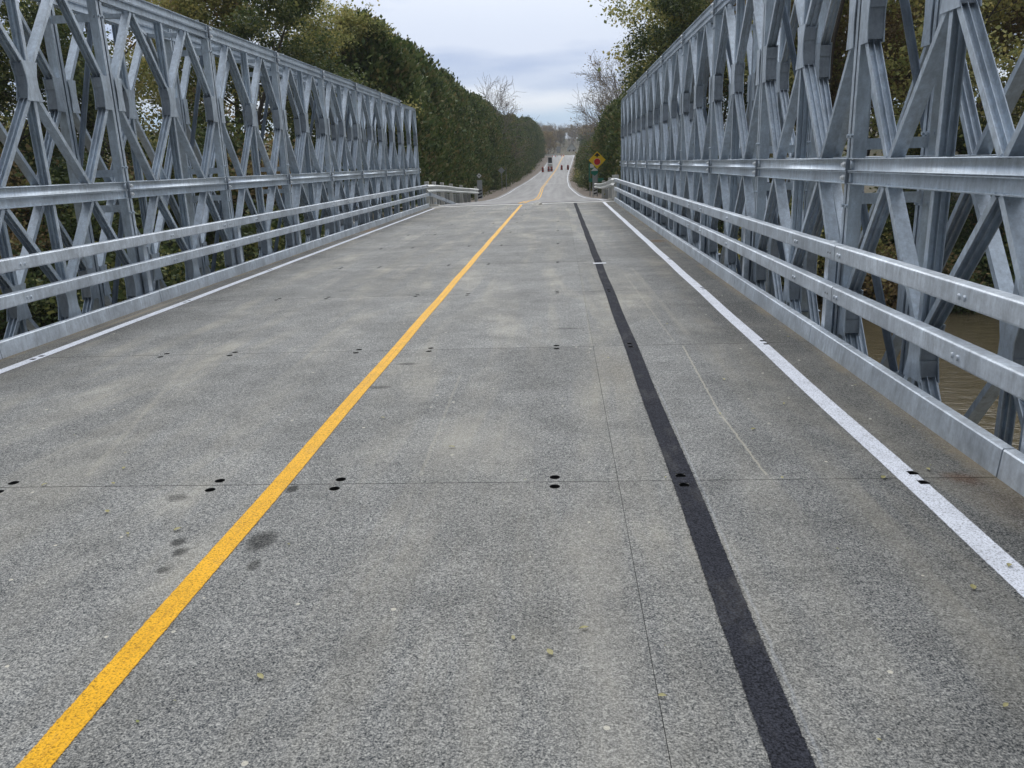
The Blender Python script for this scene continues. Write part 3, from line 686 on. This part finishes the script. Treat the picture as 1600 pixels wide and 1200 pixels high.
b = MB(); flat(b, diamond(.60, 0, zc), -.03, .02, 0)
oc = [(.255 * math.cos(R(22.5 + 45 * i)), zc - .12 + .255 * math.sin(R(22.5 + 45 * i))) for i in range(8)]; flat(b, oc, -.034, .0035, 1)
oc = [(.235 * math.cos(R(22.5 + 45 * i)), zc - .12 + .235 * math.sin(R(22.5 + 45 * i))) for i in range(8)]; flat(b, oc, -.038, .0035, 2)
flat(b, [(-.05, zc + .19), (.05, zc + .19), (.05, zc + .29), (.19, zc + .27), (.19, zc + .32), (0, zc + .50), (-.19, zc + .32), (-.19, zc + .27), (-.05, zc + .29)], -.034, .0035, 3)
link('panel', b.me('panel', [SY, SWH, SRED, SBL]), None, T)
T = empty('green_road_sign', (2.78, Y_ + 3.0, gz(62))); tag(T, 'dark green sign board half hidden behind the yellow diamond sign', 'road sign')
b = MB(); b.box((-.55, 0, 1.05), (.55, .02, 1.32), 0); b.box((-.55, 0, 2.02), (-.1, .02, 2.42), 0); b.box((-.46, -.004, 2.08), (-.16, .0, 2.36), 1); b.box((-.55, -.0, 1.32), (-.47, .02, 2.02), 0); link('panel', b.me('panel', [SGN, SWH]), None, T)
b = MB(); b.box((-.5, .02, -.3), (-.44, .08, 2.42)); link('post', b.me('post', [SPOST]), None, T)
T = empty('hazard_marker', (2.48, 57.8, gz(57.8))); tag(T, 'narrow grey hazard marker with dark bars and green topped diamond at the right guardrail end', 'marker')
b = MB(); b.box((-.15, 0, .55), (.15, .03, 1.65), 0)
for i in range(3): b.obox((-.15, -.004, .15 + i * .22), (.3, 0, .08), (0, .004, 0), (0, 0, .10), 1)
b.box((-.15, 0, .1), (.15, .03, .55), 2); link('panel', b.me('panel', [SBK, SBL, SWH]), None, T)
b = MB(); flat(b, [(-.24, 1.62), (0, 1.45), (.24, 1.62), (.24, 1.78), (-.24, 1.78)], -.012, .01, 0); flat(b, [(-.25, 1.785), (.25, 1.785), (0, 2.02)], -.012, .01, 1); link('diamond_plate', b.me('diamond_plate', [SGN, SWH]), None, T)
b = MB(); b.box((-.16, -.03, -.35), (-.08, .0, .72)); link('post', b.me('post', [WHITEM]), None, T)
T = empty('hazard_marker', (-5.1, 52, gz(52))); tag(T, 'narrow grey hazard marker topped by a small white diamond at the left guardrail end', 'marker')
b = MB(); b.box((-.12, 0, .2), (.20, .03, 1.35), 0)
for i in range(3): b.obox((-.10, -.004, .2 + i * .2), (.26, 0, .07), (0, .004, 0), (0, 0, .09), 1)
b.box((-.20, -.03, -.35), (-.11, .0, .72), 2); link('panel', b.me('panel', [SBK, SBL, SWH]), None, T)
b = MB(); flat(b, diamond(.16, .03, 1.62), -.012, .01, 0); flat(b, diamond(.05, .03, 1.62), -.016, .003, 1); link('diamond_plate', b.me('diamond_plate', [SWH, SBL]), None, T)
for x, y, zt_, l in ((-8.3, 118, 2.2, 'grey back of a diamond road sign on a post among the left hedge'),):
    T = empty('road_sign', (x, y, tz(x, y))); 
for px, Y2, hh, rr, l in ((786, 92, 2.3, .62, 'grey back of a diamond sign on a thin post before the left hedge'),):
    x = (px - 873) * Y2 / F_PX; g2 = tz(x, Y2); T.location = (x, Y2, g2); tag(T, l, 'road sign')
    b = MB(); b.box((-.035, 0, -.3), (.035, .06, hh)); link('post', b.me('post', [SPOST]), None, T)
    b = MB(); flat(b, diamond(rr * .62, 0, hh), -.02, .015); link('panel', b.me('panel', [SBK]), None, T)
b = MB(); b.box((-.04, -.04, -.3), (.04, .04, 2.6)); tag(link('marker_post', b.me('marker_post', [SPOST]), None, None, ((793 - 873) * 100 / F_PX, 100, tz(-6.4, 100))), 'thin bare grey post standing behind the sign back before the left hedge', 'post')
# construction barrels
b = MB()
for z0, z1, r0_, r1_, mi in ((0, .1, .30, .28, 1), (.1, .3, .27, .265, 0), (.3, .5, .262, .255, 1), (.5, .7, .252, .245, 0), (.7, .9, .242, .232, 1), (.9, 1.08, .228, .20, 0), (1.08, 1.16, .08, .06, 0)):
    b.tube((0, 0, z0), (0, 0, z1), r0_, r1_, 14, mi)
bar = b.me('traffic_barrel', [SOR, SBL])
for i, (px, Y2, l) in enumerate(((848.5, 188, 'leftmost'), (857.5, 190, 'second from left'), (861.7, 190, 'middle'), (877, 196, 'second from right'), (886.5, 196, 'rightmost'))):
    cx, z = road(Y2); tag(link('traffic_barrel', bar, None, None, ((px - 873) * Y2 / F_PX, Y2, z + .03)), 'dark and orange striped traffic barrel, %s of five standing across the far road' % l, 'traffic barrel', 'traffic barrels across the road')
# dark board on a pale frame, and a grey board on the crest
cx, z = road(198); T = empty('closure_board', ((859.8 - 873) * 198 / F_PX, 198, z)); tag(T, 'dark square board on a white frame standing in the left lane', 'road board')
b = MB(); b.box((-.44, -.03, 1.55), (.44, .0, 2.85)); link('board', b.me('board', [SBL]), None, T)
b = MB(); b.box((-.58, 0, 0), (-.46, .1, 3.0)); b.box((.46, 0, 0), (.58, .1, 3.0)); b.box((-.60, 0, 2.9), (.60, .1, 3.1)); b.box((-.45, -.02, .6), (.45, .04, 1.4)); link('frame', b.me('frame', [WHITEM]), None, T)
b = MB(); b.box((-.7, -.3, 0), (.7, .4, .1)); link('base', b.me('base', [SBL]), None, T)
cx, z = road(262); T = empty('roadwork_board', ((873 - 873) * 262 / F_PX, 262, z)); tag(T, 'tall grey board standing on the crest of the road', 'road board')
b = MB(); b.box((-.6, 0, .9), (.6, .06, 2.9)); link('board', b.me('board', [SBK]), None, T)
b = MB(); b.box((-.5, .07, 0), (-.4, .15, 2.8)); b.box((.4, .07, 0), (.5, .15, 2.8)); link('leg', b.me('leg', [SPOST]), None, T)
b = MB(); b.tube((0, 0, 0.05), (0, 0, .75), .16, .03, 12, 0); b.box((-.2, -.2, 0), (.2, .2, .05), 0); b.tube((0, 0, .35), (0, 0, .5), .115, .085, 12, 1); cone = b.me('traffic_cone', [simple('cone_orange', (.75, .11, .03), .5, 0, .05), SWH])
for px, l in ((863.5, 'left of the grey board'), (868.0, 'just left of the grey board'), (877.5, 'just right of the grey board'), (880.5, 'right of the grey board nearest the yellow line')):
    Y2 = 258; tag(link('traffic_cone', cone, None, None, ((px - 873) * Y2 / F_PX, Y2, road(Y2)[1] + .03)), 'orange traffic cone on the road crest, ' + l, 'traffic cone', 'traffic cones on the crest')
T = empty('crest_barrier', (road(255)[0] - 3.2, 255, road(255)[1])); tag(T, 'low pale barrier at the left edge of the road crest', 'barrier')
b = MB(); b.box((-2.2, 0, .45), (1.6, .06, .85)); link('board', b.me('board', [WHITEM]), None, T)
b = MB(); b.box((-2.0, .0, -.1), (-1.9, .1, .45)); link('leg', b.me('leg', [WHITEM]), None, T); b = MB(); b.box((1.3, .0, -.1), (1.4, .1, .45)); link('leg', b.me('leg', [WHITEM]), None, T)
# far white house
T = empty('house', (6.6, 430, tz(6.6, 430) - .3)); hz = T.location.z; T.location.z = 4.9; tag(T, 'small white gabled house beyond the crest of the road', 'house')
b = MB(); b.box((-2.2, 0, -2), (2.2, 6, 3.0)); flat(b, [(-2.2, 3.0), (2.2, 3.0), (0, 5.2)], .0, 6); link('wall', b.me('wall', [WHITEM]), None, T)
b = MB()
for sx in (-1, 1): b.obox((sx * 2.5, -.3, 2.78), (-sx * 2.5, 0, 2.5), (0, 6.6, 0), (0, 0, .15))
link('roof', b.me('roof', [simple('grey_roof', (.35, .38, .42))]), None, T)
wm = (lambda q: (q.box((-.4, -.03, 1.2), (.4, -.0, 2.3)), q.me('window', [SBL]))[1])(MB())
for x in (-1.1, 1.1): link('window', wm, None, T, (x, 0, 0))

# ------------------------------------------------------------------ vegetation
rng = np.random.default_rng(7)
def tubes(segs, n=5):
    """segs: list of (p,q,r0,r1); returns one quad mesh array"""
    P = np.array([s_[0] for s_ in segs], dtype=float); Q = np.array([s_[1] for s_ in segs], dtype=float); r0_ = np.array([s_[2] for s_ in segs]); r1_ = np.array([s_[3] for s_ in segs])
    D = Q - P; D /= np.maximum(1e-6, np.linalg.norm(D, axis=1))[:, None]
    A = np.cross(D, np.where(np.abs(D[:, 2:3]) < .9, [[0, 0, 1.]], [[1., 0, 0]])); A /= np.linalg.norm(A, axis=1)[:, None]; B_ = np.cross(D, A)
    out_ = []
    for i in range(n):
        t0, t1 = 2 * math.pi * i / n, 2 * math.pi * (i + 1) / n
        d0 = A * math.cos(t0) + B_ * math.sin(t0); d1 = A * math.cos(t1) + B_ * math.sin(t1)
        out_.append(np.stack([P + d0 * r0_[:, None], P + d1 * r0_[:, None], Q + d1 * r1_[:, None], Q + d0 * r1_[:, None]], 1))
    return np.concatenate(out_).reshape(-1, 3)
def leaves(C, size, flat_=0., aspect=.6, jitter=.3, droop=0):
    """C: centres -> small pointed quads with random orientation"""
    n = len(C); a = rng.normal(size=(n, 3)); a[:, 2] = a[:, 2] * (1 - flat_) - droop; a /= np.linalg.norm(a, axis=1)[:, None]
    b_ = rng.normal(size=(n, 3)); b_ -= a * (a * b_).sum(1)[:, None]; b_ /= np.linalg.norm(b_, axis=1)[:, None]
    s_ = size * (1 + jitter * rng.normal(size=n))[:, None]; s_ = np.clip(s_, size * .4, size * 2)
    a = a * s_ * .5; b_ = b_ * s_ * .5 * aspect
    return np.stack([C - a, C + b_ - a * .1, C + a, C - b_ - a * .1], 1).reshape(-1, 3)
def grow(seed, H, spread, trunk_r, levels=3, first=.25, nb=(9, 5, 4), up=.55, wig=.16, lean=(0, 0), minr=.006):
    rg = random.Random(seed); segs = []; tips = []
    def branch(p, d, L, r, lv):
        k = 5 if lv == 0 else 4; pts = [Vector(p)]; dd = Vector(d).normalized()
        for i in range(k):
            dd = (dd + Vector((rg.gauss(0, wig), rg.gauss(0, wig), rg.gauss(0, wig * .6) + (.05 if lv else .04)))).normalized(); pts.append(pts[-1] + dd * (L / k))
        for i in range(k):
            ra, rb = r * (1 - .8 * i / k), r * (1 - .8 * (i + 1) / k); segs.append((tuple(pts[i]), tuple(pts[i + 1]), max(ra, minr), max(rb, minr * .9)))
        if lv >= levels:
            tips.extend([tuple(p_) for p_ in pts[1:]]); return
        m_ = nb[min(lv, len(nb) - 1)]
        for j in range(m_):
            t = (first if lv == 0 else .2) + (1 - (first if lv == 0 else .2)) * (j + rg.random() * .8) / m_; t = min(.98, t)
            i = min(k - 1, int(t * k)); pp = pts[i].lerp(pts[i + 1], t * k - i)
            az = rg.random() * 2 * math.pi; par = (pts[i + 1] - pts[i]).normalized(); pe = par.orthogonal().normalized(); pe.rotate(Matrix.Rotation(az, 3, par))
            nd = (par * up + pe * (1 - up * .4)).normalized()
            LL = (spread * (1.15 - .65 * t) if lv == 0 else L * .55) * rg.uniform(.75, 1.15)
            branch(pp, nd, LL, r * (1 - .75 * t) * .55, lv + 1)
        if lv: tips.append(tuple(pts[-1]))
    branch((0, 0, -.4), (lean[0], lean[1], 1), H, trunk_r, 0)
    return segs, np.array(tips)
def decid(name, seed, H, spread, nleaf, lsize, leaf, bark, tr=.2, clump=.30, **k):
    segs, tips = grow(seed, H, spread, tr, **k)
    tm = quads_mesh('trunk', tubes(segs), 4, bark)
    cm = None
    if nleaf:
        w_ = np.clip(rng.random(len(tips)) * 1.6 - .25, 0.02, 1) ; w_ /= w_.sum(); idx = rng.choice(len(tips), nleaf, p=w_)
        C = tips[idx] + rng.normal(size=(nleaf, 3)) * clump * np.array([1, 1, .75]); cm = quads_mesh('crown', leaves(C, lsize, .3, .7), 4, leaf)
    return tm, cm
def conifer(seed, H, Rr, nleaf, size, leaf):
    rg = np.random.default_rng(seed); n = nleaf
    t = rg.random(n) ** .8; th = rg.random(n) * 2 * math.pi
    ph = rg.random(6) * 6.28
    prof = np.clip(1.0 - t ** 4.2, 0, 1) ** .62 * (0.8 + .2 * np.minimum(1, t * 8))
    lump = 1 + .16 * np.sin(3 * th + ph[0] + 5 * t) + .13 * np.sin(7 * th + ph[1] - 11 * t) + .14 * np.sin(5 * th + ph[2] + 23 * t) + .10 * np.sin(11 * th + 37 * t + ph[3])
    r = Rr * prof * lump * (.45 + .55 * np.sqrt(rg.random(n))) + rg.normal(size=n) * .17
    C = np.stack([r * np.cos(th), r * np.sin(th), t * H + rg.normal(size=n) * .26 + .1], 1)
    # upright fans of scale leaves
    a = np.stack([np.cos(th) * .45, np.sin(th) * .45, np.ones(n) * .9], 1) + rg.normal(size=(n, 3)) * .35; a /= np.linalg.norm(a, axis=1)[:, None]
    b_ = rg.normal(size=(n, 3)); b_ -= a * (a * b_).sum(1)[:, None]; b_ /= np.linalg.norm(b_, axis=1)[:, None]; s_ = size * (1 + .3 * rg.normal(size=n))[:, None]
    a = a * s_ * .6; b_ = b_ * s_ * .32
    cm = quads_mesh('crown', np.stack([C - a, C + b_, C + a, C - b_], 1).reshape(-1, 3), 4, leaf)
    tm = quads_mesh('trunk', tubes([((0, 0, -.5), (0, 0, H * .6), .14, .06)], 7), 4, BARK); return tm, cm
def plant(name, tm, cm, loc, sc, rz, label, cat, group=None):
    T = empty(name, loc, rz); T.scale = sc if isinstance(sc, tuple) else (sc, sc, sc); tag(T, label, cat, group)
    link('trunk', tm, None, T)
    if cm: link('crown', cm, None, T)
    return T
rr = random.Random(11)
CED = [conifer(s_, 10, 2.0, 26000, .20, LEAF_CEDAR) for s_ in (1, 2, 3, 4)]
DY = [decid('a', 21, 11, 4.6, 24000, .13, LEAF_YG, BARK), decid('b', 22, 12, 5.0, 24000, .13, LEAF_YG, BARK), decid('c', 27, 10, 4.5, 15000, .15, LEAF_BROWN, BARK)]
DG = [decid('d', 31, 11, 4.6, 21000, .15, LEAF_GREEN, BARK), decid('e', 33, 9.5, 4.6, 19000, .15, LEAF_GREEN, BARK)]
BARE = [decid('f', 41, 12, 5, 0, 0, None, BARK_PALE, .15, levels=3, nb=(13, 7, 5), up=.85, first=.2, minr=.013), decid('g', 43, 11, 4.5, 1500, .12, LEAF_BROWN, BARK_PALE, .16, levels=3, nb=(12, 7, 5), up=.8, first=.2, minr=.012)]
BIR = [decid('h', 51, 12, 3.2, 2200, .12, LEAF_YG, BIRCH, .075, levels=3, nb=(10, 5, 4), up=.9, first=.35, wig=.1)]
SH = [decid('i', 61, 2.2, 1.6, 5000, .13, LEAF_YG, BARK, .04, clump=.35, first=.05, nb=(9, 4, 3)), decid('j', 63, 2.0, 1.6, 5000, .13, LEAF_GREEN, BARK, .04, clump=.35, first=.05, nb=(9, 4, 3)), decid('k', 65, 2.2, 1.6, 3500, .12, LEAF_BROWN, BARK, .04, clump=.35, first=.05, nb=(9, 4, 3))]

# left: cedar hedge along the road
y = 44.0; i = 0
while y < 262:
    cx, z = road(y); px_w = -10.3 + rr.uniform(-.5, .5) + (cx + 1.7) * .9
    h = (.96 + .035 * math.sin(y * .11 + 1) + rr.uniform(-.03, .05)) * float(np.interp(y, [38, 60, 100, 215, 262], [1.02, 1.02, 1.12, 1.2, 1.0]))
    w_ = rr.uniform(1.0, 1.3); st_ = 'nearest stretch' if y < 75 else 'middle stretch' if y < 140 else 'farthest stretch'
    plant('cedar_tree', *CED[i % 4], (px_w, y, tz(px_w, y) - .2), (w_ * 1.05, w_ * 1.05, h), rr.random() * 6.28, 'dark green cedar in the %s of the tall left roadside hedge' % st_, 'cedar tree', 'cedars in the %s of the left roadside hedge' % st_)
    y += rr.uniform(1.5, 2.0) * (1 if y < 150 else 1.3); i += 1
# a second, ragged row behind the hedge and the dark growth on the left bank
for (x, y, k, s_, l) in ((-10.9, 42.3, 0, .88, 'yellow green tree at the near end of the cedar hedge, arching toward the sky gap'), (-13.2, 40.5, 1, .85, 'yellow green tree between the hedge end and the left truss top'), (-15.5, 39, 0, 1.02, 'yellow green tree rising above the left truss beside the hedge'), (-20, 35, 1, 1.0, 'yellow green tree with open branches behind the middle of the left truss'),
                         (-25.5, 31, 0, .95, 'thinly leaved tree with sky showing through behind the left truss'), (-19, 43, 2, 1.15, 'brownish tree standing behind the yellow green trees on the left')):
    T = plant('broadleaf_tree', *DY[k], (x, y, tz(x, y) - .3), s_, k * 1.3 + .4, l, 'tree')
for (x, y, k, s_, l) in ((-15, 29.5, 1, .80, 'dark leafed tree close behind the left truss, nearest the hedge'), (-19, 27, 0, .70, 'dark leafed tree behind the middle bays of the left truss'), (-22.5, 25, 1, .78, 'dark leafed tree behind the near bays of the left truss'),
                         (-27, 24, 0, .72, 'dark leafed tree at the far left edge behind the left truss'), (-13.2, 34, 0, .82, 'dark leafed tree between the left truss end and the cedar hedge')):
    plant('broadleaf_tree', *DG[k], (x, y, tz(x, y) - .3), s_, k * 2 + x, l, 'tree')
# right bank
for (x, y, k, s_, l) in ((10.5, 37, 0, 1.1, 'yellow green tree behind the middle of the right truss'), (15.5, 36, 1, 1.0, 'tall yellow green tree behind the tallest bays of the right truss'), (21, 35, 0, 1.1, 'yellow green tree behind the near end of the right truss'), (27, 33, 1, 1.0, 'yellow green tree at the right edge of the view'),
                         (13, 44, 2, 1.25, 'brown tree standing further back behind the right truss'), (19, 45, 2, 1.35, 'large brown tree far back on the right bank'), (8.8, 47, 1, 1.15, 'tall open yellow green tree above the right truss'), (26, 43, 1, 1.3, 'tall yellow green tree far back at the right edge'), (34, 34, 0, 1.1, 'yellow green tree just beyond the right edge of the view')):
    plant('broadleaf_tree', *DY[k], (x, y, tz(x, y) - .3), s_, k * 1.7 + x, l, 'tree')
for (x, y, k, s_, l) in ((17.5, 39.5, 0, 1.0, 'yellow green tree between the two nearest trees behind the tallest right truss bays'), (23.5, 38, 2, 1.15, 'brown leafed tree in the middle of the growth behind the near right truss'), (30, 38, 0, 1.15, 'yellow green tree behind the one at the right edge of the view'),
                         (7.0, 44, 0, .95, 'yellow green tree hanging over the far bays of the right truss'), (9.8, 52, 1, 1.25, 'tall yellow green tree set back behind the far bays of the right truss'), (11.5, 40.5, 2, 1.0, 'brown leafed tree behind the middle of the right truss'), (16, 50, 1, 1.5, 'very tall yellow green tree furthest back on the right bank'), (24, 52, 0, 1.6, 'very tall tree furthest back near the right edge'), (13.5, 38, 2, .75, 'small rusty brown tree in front of the taller right bank trees')):
    plant('broadleaf_tree', *DY[k], (x, y, tz(x, y) - .3), s_, k * 1.1 + x, l, 'tree')
for (x, y, k, s_, l) in ((7.6, 39.5, 0, .9, 'dark leafed tree behind the far bays of the right truss'), (12.5, 33.5, 1, .62, 'dark leafed small tree on the right river bank'), (18.5, 32.5, 0, .6, 'dark leafed small tree by the water on the right'), (24, 31, 1, .62, 'dark leafed small tree by the water near the right edge')):
    plant('broadleaf_tree', *DG[k], (x, y, tz(x, y) - .3), s_, k * 2 + x, l, 'tree')
for (x, y, s_, l) in ((4.9, 48, .95, 'white barked birch leaning over the far end of the right truss'), (5.7, 46, .9, 'white barked birch rising behind the right truss top')):
    plant('birch_tree', *BIR[0], (x, y, tz(x, y) - .3), s_, x, l, 'birch tree')
# right roadside: dark evergreens then bare trees
y = 50.; i = 0
while y < 250:
    cx, z = road(y); x = cx + 3.3 + (4.9 if y < 66 else 4.2) + rr.uniform(-.3, .8)
    hh = float(np.interp(y, [50, 60, 75, 100, 140, 250], [.80, .86, .80, .68, .58, .58])) * rr.uniform(.9, 1.1)
    plant('cedar_tree', *CED[(i + 1) % 4], (x, y, tz(x, y) - .3), (1.1, 1.1, hh), rr.random() * 6, 'dark evergreen in the thick growth along the right side of the road', 'evergreen tree', 'evergreens along the right side of the road')
    y += rr.uniform(2.6, 3.6) * (1 if y < 90 else 1.7); i += 1
for (x, y, k, s_, l) in ((6.6, 98, 0, 1.1, 'bare twiggy tree over the right side of the road'), (6.8, 112, 1, 1.25, 'bare pale tree further along the right roadside'), (7.2, 132, 0, 1.3, 'bare greyish tree beyond the others on the right'), (7.6, 80, 1, 1.1, 'bare tree behind the dark evergreens on the right'), (8.4, 160, 1, 1.4, 'distant bare tree on the right side of the road'), (10.5, 190, 0, 1.3, 'far bare tree where the road climbs on the right'),
                         (-9.9, 112, 0, 1.12, 'tall bare tree rising above the left hedge'), (-10.4, 128, 1, 1.1, 'lower bare tree rising behind the left hedge further along')):
    plant('bare_tree', *BARE[k], (x, y, tz(x, y) - .2), s_, x * 3, l, 'bare tree')
for i in range(16):
    x = (-44 + i * 5.6) + rr.uniform(-1.5, 1.5); y = -24 + rr.uniform(-3, 3) - (0 if abs(x + 1.5) > 8 else 30)
    plant('broadleaf_tree', *DG[i % 2], (x, y, -2.0), 1.15, i * 1.1, 'dark leafed tree on the near river bank behind the viewpoint', 'tree', 'trees on the near bank')
# shrubs at the roadside and along the banks
n_ = 0
for (x0, x1, y0, y1, cnt, sz) in ((4.0, 5.4, 66, 130, 16, .8), (-8.3, -7.2, 55, 200, 14, .45), (7, 30, 28.8, 33, 34, 1.0), (-30, -9, 21, 27, 42, 1.0), (-26, -10, 27, 32, 20, 1.2), (5.6, 9, 33, 44, 14, 1.0), (-12, -8.4, 33, 38, 10, 1.0)):
    for i in range(cnt):
        x = rr.uniform(x0, x1); y = rr.uniform(y0, y1)
        if y > 50: x += road(y)[0] + 1.6
        k = rr.choice([0, 1, 1, 2]); q = sz * rr.uniform(.75, 1.3)
        side = 'right' if x > 0 else 'left'
        if y < 50: l, g_ = 'leafy shrub among the thick growth on the %s river bank' % side, 'shrubs on the %s river bank' % side
        else: l, g_ = 'leafy shrub at the foot of the trees along the %s roadside' % side, 'shrubs along the %s roadside' % side
        plant('shrub', *SH[k], (x, y, tz(x, y) - .1), q, rr.random() * 6, l, 'shrub', g_)
# undergrowth and grass as stuff
def scatter(name, n, fx, size, mat, label, flat_=.2):
    P = np.array([fx() for _ in range(n)]); o = link(name, quads_mesh(name, leaves(P, size, flat_, .55), 4, mat)); tag(o, label, 'undergrowth', None, 'stuff')
def bank():
    while 1:
        x = rr.uniform(-34, 36); y = rr.uniform(20, 36)
        if -8 < x < 5 and y > 25.5: continue
        z = tz(x, y)
        if z < WATER_Z + .05: continue
        return (x, y, z + abs(rr.gauss(0, .28)))
scatter('undergrowth', 60000, bank, .16, LEAF_GREEN, 'low leafy undergrowth covering the river banks')
def verge():
    y = 34 + 200 * rr.random() ** 1.6; cx = road(y)[0]; sd = rr.choice([-1, 1]); x = cx + sd * rr.uniform(5.0 if sd < 0 else 5.1, 9)
    return (x, y, tz(x, y) + abs(rr.gauss(0, .10)))
scatter('verge_grass', 26000, verge, .16, LEAF_GREEN, 'rough grass and weeds along the road verges')
# far hill trees
for k in range(190):
    y = rr.uniform(300, 660); x = rr.uniform(-24, 42) * (y / 450)
    if y < 330 and abs(x - road(y)[0]) < 8: x += 16
    if abs(x - 6.6) < 8 and y < 455: continue
    m_ = rr.choice([BARE[1], BARE[0], DY[2], DY[2], DY[2], DG[1], BARE[1]])
    plant('hill_tree', *m_, (x, y, tz(x, y) - .5), rr.uniform(.8, 1.15), rr.random() * 6, 'autumn tree on the wooded hill beyond the road crest', 'tree', 'trees on the far hill')
for k in range(34):
    y = rr.uniform(292, 350); x = road(y)[0] + rr.choice([-1, 1, 1]) * rr.uniform(6.5, 26)
    if abs(x - 6.6) < 5.5: x += 12
    m_ = rr.choice([DY[2], DG[1], BARE[1], DY[1]])
    plant('hill_tree', *m_, (x, y, tz(x, y) - .5), rr.uniform(.5, .8), rr.random() * 6, 'autumn tree on the wooded hill beyond the road crest', 'tree', 'trees on the far hill')
# rocks under the bridge end
rm = []
for s_ in range(4):
    bm = bmesh.new(); bmesh.ops.create_icosphere(bm, subdivisions=2, radius=.3); rg = random.Random(s_)
    for v in bm.verts: v.co = Vector((v.co.x * rg.uniform(.8, 1.25), v.co.y * rg.uniform(.8, 1.25), v.co.z * rg.uniform(.5, .8)))
    me = bpy.data.meshes.new('rock'); bm.to_mesh(me); bm.free(); me.materials.append(CONC if s_ == 0 else bpy.data.materials['pale_concrete']); rm.append(me)
for i in range(90):
    x = rr.uniform(-8.5, 6.5); y = rr.uniform(26., 31.2)
    o = link('rock', rm[i % 4], None, None, (x, y, tz(x, y) - .02), (rr.random(), rr.random(), rr.random() * 6)); o.scale = [rr.uniform(.6, 1.6)] * 3
    tag(o, 'pale angular rock in the riprap under the far end of the bridge', 'rock', 'riprap rocks at the far abutment')

# fallen leaves on the deck
LFM = leafmat('fallen_leaf_yellow', [(.22, .24, .07), (.34, .31, .13), (.46, .43, .26)], .1, 3)
lf = []
for s_ in range(3):
    V = []; n = 8
    for i in range(n + 1):
        t = i / n; w_ = math.sin(math.pi * t ** .8) * (.28 + .04 * s_); V += [(t - .5, w_, .12 + .25 * math.sin(t * 3) * .5), (t - .5, 0, .02 + .1 * math.sin(t * 3.1)), (t - .5, -w_, .10 + .2 * math.sin(t * 2.6) * .5)]
    Fc = [(3 * i + a, 3 * i + a + 1, 3 * i + a + 4, 3 * i + a + 3) for i in range(n) for a in (0, 1)]
    lf.append(mesh('leaf', V, Fc, [LFM], None, True))
LP = [(912, 984), (802, 999), (859, 1022), (407, 1060), (1035, 1090), (1520, 920), (1571, 1105), (1576, 886), (1380, 748), (1225, 632), (1222, 748), (1131, 594), (1125, 648), (1177, 672), (168, 801), (200, 836), (278, 829), (177, 757), (70, 759), (194, 733), (1293, 545), (1231, 527), (598, 654), (950, 560), (706, 700), (1042, 507), (1450, 735)]
def onz(px, py):
    u_ = px - 800; v_ = py - 600; d = (rt * u_ - up * v_ + fw * F_PX); t = -CAM_H / d.z; return d.x * t, d.y * t
for i, (px, py) in enumerate(LP):
    x, y = onz(px, py); o = link('fallen_leaf', lf[i % 3], None, None, (x, y, .006), (0, 0, rr.random() * 6.28)); q = rr.uniform(.026, .04); o.scale = (q, q * .8, q * .8)
    tag(o, 'small yellow green fallen leaf lying on the grey deck', 'leaf', 'fallen leaves on the deck')
P = np.array([(rr.uniform(-4.9, 2.0), 1.2 + 16 * rr.random() ** 1.5, .007) for _ in range(180)] + [(rr.choice([2.07 - abs(rr.gauss(0, .05)), -5.08 + abs(rr.gauss(0, .05))]), 2 + 28 * rr.random(), .007) for _ in range(420)]); Q = leaves(P, .014, .9, .6); Q[:, 2] = .006 + np.abs(Q[:, 2] - .007) * .4
tag(link('leaf_litter', quads_mesh('leaf_litter', Q, 4, LFM)), 'tiny pale specks of leaf litter and grit on the deck', 'litter', None, 'stuff')

# ------------------------------------------------------------------ haze
m = bpy.data.materials.new('haze'); m.use_nodes = True; t_ = m.node_tree; t_.nodes.clear()
o_ = t_.nodes.new('ShaderNodeOutputMaterial'); pv = t_.nodes.new('ShaderNodeVolumePrincipled'); pv.inputs['Density'].default_value = .0004; pv.inputs['Color'].default_value = (.80, .87, .95, 1)
t_.links.new(pv.outputs[0], o_.inputs['Volume'])
b = MB(); b.box((-620, -90, -8), (620, 1520, 48)); hz_ = link('haze', b.me('haze', [m])); tag(hz_, 'thin pale haze over the far road and hill', 'haze', None, 'stuff')
